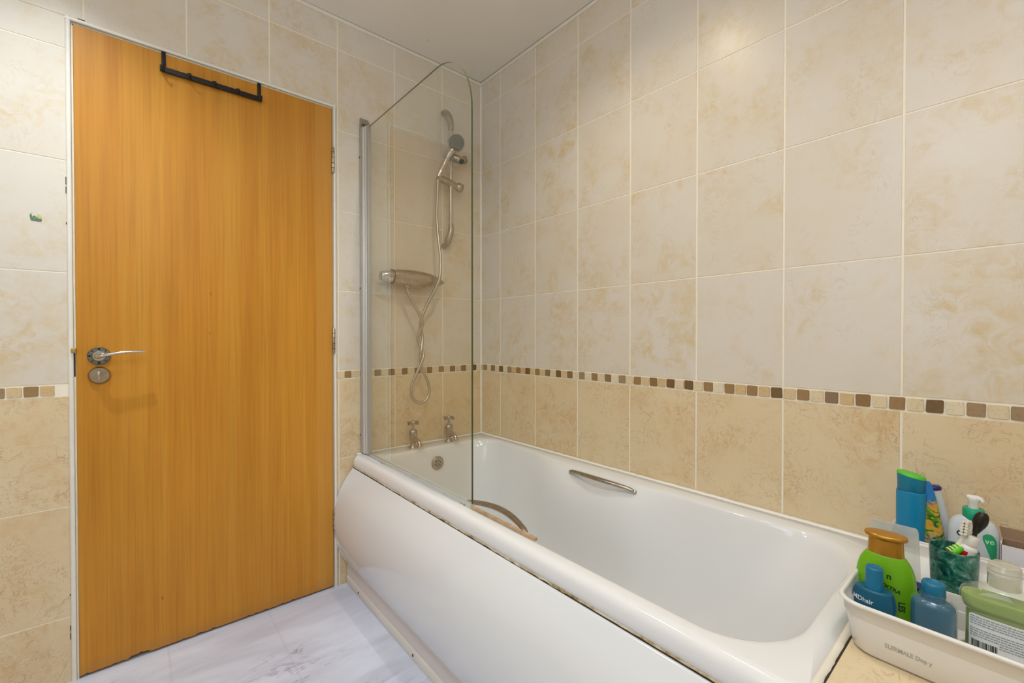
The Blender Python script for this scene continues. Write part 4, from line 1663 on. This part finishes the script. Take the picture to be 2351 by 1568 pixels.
# --- small blue tub peeping between lime bottle and film-wrapped bottle
b4 = bottle_root('cosmetic_jar', 'small bright blue bottle with navy cap behind the lime bottle', 'bottle', -0.3480, -1.7440)
mb = MB()
mb.lathe([(0.011, 0.0), (0.0125, 0.002), (0.0125, 0.050), (0.011, 0.0525)], 28)
mb.build('jar_body', 'teal_body', b4)
mb = MB()
mb.lathe([(0.0130, 0.0505), (0.0138, 0.052), (0.0138, 0.057), (0.0130, 0.058)], 28)
mb.build('neck_ring', 'sky_blue', b4)
mb = MB()
mb.lathe([(0.0125, 0.0575), (0.0125, 0.066), (0.0110, 0.0680), (0.002, 0.0682)], 28)
mb.build('cap', 'navy_plastic', b4)

# --- clear tube standing behind the lime bottle
b5 = bottle_root('clear_tube', 'clear empty squeeze tube with frosted flat end behind the gold cap', 'tube', -0.3350, -1.7120, rz=0.03)
mb = MB()
sloft(mb, [(0.0, 0.0200, 0.0120, 2.3), (0.002, 0.0350, 0.0125, 2.3), (0.05, 0.0365, 0.0100, 2.4), (0.10, 0.0355, 0.0070, 2.6), (0.125, 0.0345, 0.0040, 2.8)], sub=3, cap1=False)
mb.build('tube_body', 'clear_plastic', b5)
mb = MB()
sloft(mb, [(0.1245, 0.0346, 0.0042, 2.8), (0.140, 0.0340, 0.0026, 3.5), (0.155, 0.0330, 0.0012, 4.0), (0.160, 0.0300, 0.0008, 4.0)], sub=3)
mb.build('crimped_end', 'frosted_plastic', b5)

# --- mouthwash
b6 = bottle_root('mouthwash_bottle', 'clear mouthwash bottle with green liquid and back label', 'bottle', -0.3930, -1.8480)
mb = MB()
prof = [(0.0, 0.044, 0.019, 3.2), (0.003, 0.0480, 0.0215, 3.2), (0.016, 0.0480, 0.0215, 3.2), (0.020, 0.0425, 0.0205, 3.2), (0.024, 0.0412, 0.0203, 3.2), (0.078, 0.0412, 0.0203, 3.2),
        (0.084, 0.0440, 0.0210, 3.2), (0.094, 0.0475, 0.0215, 3.0), (0.106, 0.0470, 0.0212, 2.9), (0.113, 0.0420, 0.0195, 2.7), (0.118, 0.0300, 0.0175, 2.3), (0.1205, 0.0180, 0.0155, 2.1), (0.1225, 0.0145, 0.0145, 2.0), (0.130, 0.0140, 0.0140, 2.0)]
rows6 = sloft(mb, prof, sub=3, N_=64)
mb.build('bottle_body', 'bottle_clear', b6)
fn6 = lambda z: lerp_prof(rows6, z)
mb = MB()
prof = [(0.003, 0.0440, 0.0190, 3.2), (0.016, 0.0462, 0.0200, 3.2), (0.020, 0.0410, 0.0190, 3.2), (0.078, 0.0396, 0.0190, 3.2), (0.084, 0.0424, 0.0196, 3.2), (0.094, 0.0458, 0.0200, 3.0), (0.103, 0.0455, 0.0198, 2.9), (0.1035, 0.0440, 0.0190, 2.9)]
sloft(mb, prof, sub=2, N_=64)
mb.build('liquid', 'green_liquid', b6)
mb = MB()
n = 40
prof = []
for z, r in ((0.1235, 0.0176), (0.1245, 0.0184), (0.1420, 0.0178), (0.1430, 0.0186), (0.1450, 0.0186), (0.1458, 0.0176), (0.1480, 0.0176), (0.1488, 0.0183), (0.1505, 0.0183), (0.1512, 0.0174), (0.1560, 0.0172), (0.1585, 0.0160), (0.1580, 0.0130), (0.1570, 0.002)):
    prof.append((r, z))
mb.lathe(prof, 40)
mb.build('screw_cap', 'clear_cap', b6)
mb = MB()
wrap_rect(mb, -0.0360, 0.0330, 0.0215, 0.0775, fn6, eps=0.0006, r=0.004, nx=16, nz=24)
lab = mb.build('paper_label', 'label_paper', b6)
mb = MB()
r7 = random.Random(2)
for k in range(9):
    z = 0.0735 - k * 0.0036
    x = -0.0345
    xe = 0.0290 if k < 6 else 0.026
    if k in (4,):
        continue
    while x < xe:
        w = r7.uniform(0.0015, 0.0050)
        if k >= 6 and x < -0.034 + 0.004 * 0:
            pass
        wrap_rect(mb, x, min(x + w, xe), z - 0.00085, z + 0.00085, fn6, eps=0.0009, nx=2)
        x += w + 0.0008
for k in range(9, 11):
    z = 0.0735 - k * 0.0036
    x = -0.004
    while x < 0.026:
        w = r7.uniform(0.0015, 0.0050)
        wrap_rect(mb, x, min(x + w, 0.026), z - 0.00085, z + 0.00085, fn6, eps=0.0009, nx=2)
        x += w + 0.0008
wrap_text(mb, 'C', 0.0055, 0.0075, 0.0270, fn6, eps=0.0009)
mb.build('small_print', 'print_grey', lab)
mb = MB()
x = -0.0330
while x < -0.0060:
    w = r7.choice([0.0004, 0.0006, 0.0010])
    wrap_rect(mb, x, x + w, 0.0265, 0.0385, fn6, eps=0.0010, nx=1)
    x += w + r7.choice([0.0004, 0.0005, 0.0009])
wrap_text(mb, '5 010123 739867', 0.0028, -0.0195, 0.0246, fn6, eps=0.0010)
wrap_rect(mb, 0.0150, 0.0205, 0.0255, 0.0285, fn6, eps=0.0010, nx=2)
mb.build('barcode', 'print_black', lab)

# --- marbled green cup behind the divider, with two brushes and a paste tube standing in it
CX, CY = -0.2640, -1.7840
ZC = ZL + 0.0056
cup = thing('toothbrush_cup', 'dark green marbled cup holding the toothbrushes', 'cup', (CX, CY, ZC))
mb = MB()
mb.lathe([(0.0260, 0.0), (0.0285, 0.002), (0.0310, 0.060), (0.0330, 0.1185), (0.0326, 0.1200), (0.0312, 0.1200), (0.0305, 0.1180), (0.0285, 0.060), (0.0262, 0.006), (0.004, 0.005)], 48)
mb.build('cup_body', 'green_marbled', cup)


def strip_brush(mb, pts, rad, **k):
    mb.tube(smoothpath(pts, 6), smoothvals(rad, 6), 12, **k)


tb = thing('toothbrush', 'white toothbrush with a green striped grip leaning in the marbled cup', 'toothbrush', (CX, CY, ZC + 0.01), group='toothbrushes in the cup')
T_ = Matrix.Translation((-CX, -CY, -ZC - 0.01))
mb = MB()
strip_brush(mb, [(-0.2520, -1.8015, 0.7120), (-0.2520, -1.8005, 0.7000), (-0.2530, -1.7975, 0.6880), (-0.2560, -1.7930, 0.6760), (-0.2600, -1.7880, 0.6640), (-0.2640, -1.7810, 0.6440), (-0.2640, -1.7700, 0.6000), (-0.2640, -1.7640, 0.5560)],
            [0.0045, 0.0062, 0.0048, 0.0034, 0.0042, 0.0050, 0.0050, 0.0045], M=T_)
mb.build('brush_handle', 'toothbrush_white', tb)
mb = MB()
for q in range(5):
    z = 0.7120 - q * 0.0052
    for dy in (-0.0026, 0.0026):
        mb.tube([(-0.2560, -1.8000 + dy + q * 0.0004, z), (-0.2680, -1.7975 + dy + q * 0.0004, z + 0.001)], [0.0024, 0.0026], 8, M=T_)
mb.build('bristles', 'bristle_white', tb)
mb = MB()
strip_brush(mb, [(-0.2630, -1.7935, 0.6650), (-0.2690, -1.7880, 0.6590), (-0.2740, -1.7830, 0.6540)], [0.0050, 0.0062, 0.0052], M=T_)
gr = mb.build('rubber_grip', 'grip_green', tb)
mb = MB()
for q in range(4):
    c = Vector((-0.2640, -1.7915, 0.6640)).lerp(Vector((-0.2745, -1.7800, 0.6560)), q / 3)
    d = Vector((-0.004, 0.004, -0.003)).normalized()
    mb.tube([c - d * 0.0011 + Vector((0, 0.0015, 0.002)), c + d * 0.0011 + Vector((0, 0.0015, 0.002))], 0.0056, 12, M=T_)
mb.build('grip_rib', 'grip_pale', gr)

tb2 = thing('toothbrush', 'toothbrush with a black oval head rising behind the white one', 'toothbrush', (CX, CY, ZC + 0.01), group='toothbrushes in the cup')
mb = MB()
strip_brush(mb, [(-0.2340, -1.8185, 0.7275), (-0.2340, -1.8175, 0.7205), (-0.2340, -1.8145, 0.7085), (-0.2340, -1.8110, 0.6965), (-0.2345, -1.8090, 0.6885)], [0.0050, 0.0088, 0.0098, 0.0070, 0.0042], flat=0.55, up=(1, 0, 0), M=T_)
mb.build('brush_head', 'toothbrush_black', tb2)
mb = MB()
strip_brush(mb, [(-0.2345, -1.8095, 0.6905), (-0.2385, -1.8020, 0.6600), (-0.2440, -1.7860, 0.6000), (-0.2500, -1.7780, 0.5560)], [0.0034, 0.0036, 0.0042, 0.0042], M=T_)
mb.build('brush_handle', 'toothbrush_black', tb2)

tp = thing('toothpaste_tube', 'white toothpaste tube with a red band standing in the marbled cup', 'tube', (CX, CY, ZC + 0.01), 0.0)
ax = Vector((0.0066, -0.0150, 0.0530)).normalized()
base = Vector((-0.2626, -1.7850, 0.6060))
Mt = T_ @ Matrix.Translation(base) @ Vector((0, 0, 1)).rotation_difference(ax).to_matrix().to_4x4() @ Matrix.Rotation(-PI / 2, 4, 'Z')
mb = MB()
sl_ = [(-0.040, 0.0160, 0.0015, 2.6), (0.0, 0.0155, 0.0060, 2.4), (0.030, 0.0150, 0.0100, 2.2), (0.052, 0.0140, 0.0115, 2.1), (0.062, 0.0125, 0.0115, 2.0), (0.067, 0.0080, 0.0080, 2.0)]
rows = []
z = smoothvals([r[0] for r in sl_], 4)
a = smoothvals([r[1] for r in sl_], 4)
b = smoothvals([r[2] for r in sl_], 4)
rt = list(zip(z, a, b, [2.2] * len(z)))
mb.loft([sring(r[0], r[1], r[2], 2.2, 36) for r in rt], True, True, 0, True, M=Mt)
mb.build('tube_body', 'white_plastic', tp)
mb = MB()
mb.lathe([(0.0082, 0.0655), (0.0092, 0.067), (0.0088, 0.083), (0.0078, 0.0845), (0.002, 0.0846)], 24, M=Mt)
mb.build('tube_cap', 'toothbrush_white', tp)
mb = MB()
fnt = lambda zz: lerp_prof(rt, zz)
q0 = len(mb.v)
wrap_rect(mb, -0.0105, 0.0020, 0.040, 0.0565, fnt, eps=0.0004, nx=8)
mb.v = [Mt @ p for p in mb.v]
mb.build('red_band', 'tube_red', tp)

# ------------------------------------------------------------------ items in the tray against the wall
b7 = bottle_root('shampoo_bottle', 'tall blue bottle with a slanted bright green cap top', 'bottle', -0.1060, -1.7060)
b7.scale = (0.92, 0.95, 1.01)
mb = MB()
prof = [(0.0, 0.0240, 0.0170, 2.3), (0.003, 0.0255, 0.0185, 2.3), (0.05, 0.0262, 0.0190, 2.3), (0.10, 0.0268, 0.0192, 2.3), (0.150, 0.0272, 0.0194, 2.3), (0.1635, 0.0268, 0.0190, 2.3), (0.1650, 0.0255, 0.0180, 2.3)]
sloft(mb, prof, sub=4)
mb.build('bottle_body', 'blue_plastic', b7)
mb = MB()
rings = [sring(0.1650, 0.0240, 0.0170, 2.2), sring(0.1660, 0.0250, 0.0178, 2.2), sring(0.185, 0.0252, 0.0180, 2.2)]
top = [(x, y, z + 0.0) for x, y, z in sring(0.2010, 0.0262, 0.0186, 2.2)]
top = [(x, y, z - 0.16 * x - 0.004) for x, y, z in top]
rings.append(top)
mb.loft(rings, True, False, 0, True)
mb.build('flip_cap', 'blue_cap', b7)
mb = MB()
t2 = [(x * 0.99, y * 0.99, z + 0.0030) for x, y, z in top]
t3 = [(x * 0.93, y * 0.90, z + 0.0050) for x, y, z in top]
mb.loft([top, t2, t3], True, True, 0, True)
mb.build('cap_top', 'green_cap', b7)

b8 = bottle_root('hand_cream_tube', 'colourful flower printed tube with a blue end leaning on the blue bottle', 'tube', -0.1000, -1.7440)
b8.scale = (1.25, 1.1, 1.0)
b8.rotation_euler = (0.0, math.radians(-7), -PI / 2)
mb = MB()
sloft(mb, [(0.0, 0.0130, 0.0125, 2.0), (0.012, 0.0165, 0.0150, 2.0), (0.05, 0.0190, 0.0135, 2.2), (0.10, 0.0185, 0.0105, 2.3), (0.150, 0.0165, 0.0062, 2.5), (0.185, 0.0130, 0.0022, 3.0), (0.192, 0.0105, 0.0012, 3.0)], sub=4)
mb.build('tube_body', 'flower_print', b8)

b9 = bottle_root('cream_tube', 'pale white tube with a navy cap behind the flower printed tube', 'tube', -0.0700, -1.7620)
b9.rotation_euler = (0.0, math.radians(-8), -PI / 2)
mb = MB()
sloft(mb, [(0.0, 0.0180, 0.0140, 2.2), (0.01, 0.0190, 0.0150, 2.2), (0.06, 0.0185, 0.0150, 2.2), (0.12, 0.0150, 0.0120, 2.1), (0.165, 0.0118, 0.0110, 2.0), (0.172, 0.0110, 0.0105, 2.0)], sub=4)
mb.build('tube_body', 'pale_plastic', b9)
mb = MB()
mb.lathe([(0.0122, 0.1715), (0.0128, 0.1735), (0.0126, 0.1775), (0.0100, 0.1800), (0.002, 0.1805)], 28)
mb.build('cap', 'navy_plastic', b9)

b10 = bottle_root('cleanser_bottle', 'white pump bottle with green collar beside the open box', 'bottle', -0.0960, -1.7990, rz=0.06)
b10.scale = (0.92, 1, 1)
mb = MB()
prof = [(0.0, 0.0370, 0.0160, 2.8), (0.003, 0.0395, 0.0185, 2.8), (0.04, 0.0400, 0.0190, 2.8), (0.10, 0.0400, 0.0190, 2.8), (0.115, 0.0385, 0.0185, 2.6), (0.127, 0.0330, 0.0170, 2.4), (0.134, 0.0240, 0.0155, 2.2), (0.1365, 0.0160, 0.0135, 2.0)]
rows10 = sloft(mb, prof, sub=4)
mb.build('bottle_body', 'pale_plastic', b10)
fn10 = lambda z: lerp_prof(rows10[:28], z)
mb = MB()
mb.lathe([(0.0168, 0.1320), (0.0176, 0.1335), (0.0172, 0.1520), (0.0160, 0.1535), (0.010, 0.1540)], 32)
mb.build('collar', 'mint_plastic', b10)
mb = MB()
mb.lathe([(0.0085, 0.1530), (0.0085, 0.166), (0.0095, 0.1690), (0.0100, 0.1745), (0.0085, 0.1770), (0.002, 0.1775)], 24)
mb.tube(smoothpath([(-0.010, 0.0, 0.1745), (0.004, 0.0, 0.1750), (0.0120, -0.004, 0.1735), (0.0135, -0.006, 0.1690)], 4), smoothvals([0.0045, 0.0050, 0.0042, 0.0030], 4), 12)
mb.build('pump_head', 'white_plastic', b10)
mb = MB()
# green swoosh panel
zz = [0.110, 0.106, 0.100, 0.085, 0.065, 0.045]
swoosh = [(0.046, 0.0330, 0.0342), (0.060, 0.0275, 0.0345), (0.086, 0.019, 0.035), (0.100, 0.014, 0.0345), (0.108, 0.014, 0.031), (0.112, 0.020, 0.026)]
rows_ = []
for k in range(25):
    z_ = 0.046 + 0.066 * k / 24
    xa, xb_ = lerp_prof(swoosh, z_)
    rows_.append([(xa + (xb_ - xa) * q / 8, front_y(fn10, xa + (xb_ - xa) * q / 8, z_) - 0.0005, z_) for q in range(9)])
mb.add([p for r_ in rows_ for p in r_], [(a * 9 + q, a * 9 + q + 1, a * 9 + q + 10, a * 9 + q + 9) for a in range(24) for q in range(8)], 0, True)
mb.build('label_panel', 'label_green', b10)
mb = MB()
wrap_text(mb, 've', 0.0155, 0.0245, 0.0975, fn10, eps=0.0008, bold=0.0003)
mb.build('lettering', 'print_mint', b10)
mb = MB()
wrap_text(mb, 'C', 0.0150, -0.0205, 0.1020, fn10, eps=0.0006, bold=0.0004)
wrap_text(mb, 'hydr', 0.0042, -0.0190, 0.0800, fn10, eps=0.0006)
mb.build('black_lettering', 'print_black', b10)
mb = MB()
for cx_, cz_, r_ in ((-0.0110, 0.1120, 0.0045), (-0.0190, 0.0900, 0.0038)):
    pts = [(cx_ + r_ * math.cos(2 * PI * i / 16), cz_ + r_ * math.sin(2 * PI * i / 16)) for i in range(16)]
    mb.add([(x, front_y(fn10, x, z) - 0.0005, z) for x, z in pts], [tuple(range(16))])
mb.build('leaf_mark', 'leaf_green', b10)

bx = thing('carton', 'open white cardboard box with its brown flap up beside the pump bottle', 'box', (-0.1080, -1.8720, ZT), -PI / 2 + 0.0)
mb = MB()
w, d, h, t_ = 0.034, 0.022, 0.104, 0.0006
for (xa, xb_, ya, yb) in ((-w, w, -d, -d + t_), (-w, w, d - t_, d), (-w, -w + t_, -d, d), (w - t_, w, -d, d)):
    mb.box(xa, xb_, ya, yb, 0, h, mi=0)
mb.box(-w, w, -d, d, 0, t_, mi=0)
# brown inside faces
e = 0.0003
for (xa, xb_, ya, yb) in ((-w + t_, w - t_, -d + t_, -d + t_ + e), (-w + t_, w - t_, d - t_ - e, d - t_), (-w + t_, -w + t_ + e, -d + t_, d - t_), (w - t_ - e, w - t_, -d + t_, d - t_)):
    mb.box(xa, xb_, ya, yb, t_, h - 0.0003, mi=1)
mb.build('carton_body', ['card_white', 'card_inside'], bx)
mb = MB()
f0 = [(-w, d, h), (-w + 0.034, d, h), (-w + 0.030, d + 0.003, h + 0.021), (-w - 0.004, d + 0.003, h + 0.021)]
f1 = [(a_, b_ - 0.0006, c_) for a_, b_, c_ in f0]
mb.add(f1 + f0, [(0, 1, 2, 3), (7, 6, 5, 4), (0, 4, 5, 1), (1, 5, 6, 2), (2, 6, 7, 3), (3, 7, 4, 0)])
mb.build('top_flap', 'card_inside', bx)
mb = MB()
x = -0.002
while x < 0.012:
    mb.box(x, x + 0.0006, -d - 0.0003, -d, h - 0.040, h - 0.018)
    x += 0.0013
mb.build('barcode', 'print_grey', bx)

# ------------------------------------------------------------------ ceiling downlights, then the added fill drum and fill strip
for i, (lx, ly, lr, le, lc, lw) in enumerate(LAMPS):
    lab_ = 'recessed ceiling downlight ' + lw
    d = thing('downlight', lab_, 'ceiling light', (lx, ly, HC - 0.004), group='ceiling downlights')
    mb = MB()
    mb.lathe([(lr + 0.012, 0.006), (lr + 0.012, -0.001), (lr + 0.004, -0.003), (lr + 0.001, 0.0), (lr + 0.001, 0.006)], 32, cap0=False, cap1=False)
    mb.build('bezel', 'white_enamel', d)
    mb = MB()
    mb.lathe([(lr, 0.0035), (lr * 0.3, 0.0030)], 32)
    mb.build('diffuser', 'lamp_glow', d)
d = thing('fill_drum_lamp', 'added opal drum fill lamp hanging from the ceiling out of view', 'ceiling light', (BIG[0], BIG[1], HC))
mb = MB()
mb.lathe([(0.055, 0.006), (0.055, -0.018), (0.012, -0.024), (0.012, -0.305)], 40)
mb.build('fill_drum_mount', 'white_enamel', d)
mb = MB()
mb.lathe([(0.02, -0.300), (BIG[2] - 0.03, -0.304), (BIG[2], -0.325), (BIG[2], -0.405), (BIG[2] - 0.03, -0.428), (0.02, -0.434)], 48)
mb.build('fill_drum_body', 'lamp_glow', d)

d = thing('fill_strip_lamp', 'added fill strip lamp on the unseen wall facing the door', 'wall light', (FILL_STRIP[0], YF, FILL_STRIP[2]))
MB().rbox(-0.32, 0.32, 0.0, 0.05, -0.03, 0.03, 0.006, 3).build('fill_strip_body', 'white_enamel', d)
MB().rbox(-0.30, 0.30, 0.05, 0.072, -0.024, 0.024, 0.006, 3).build('diffuser', 'lamp_glow', d)
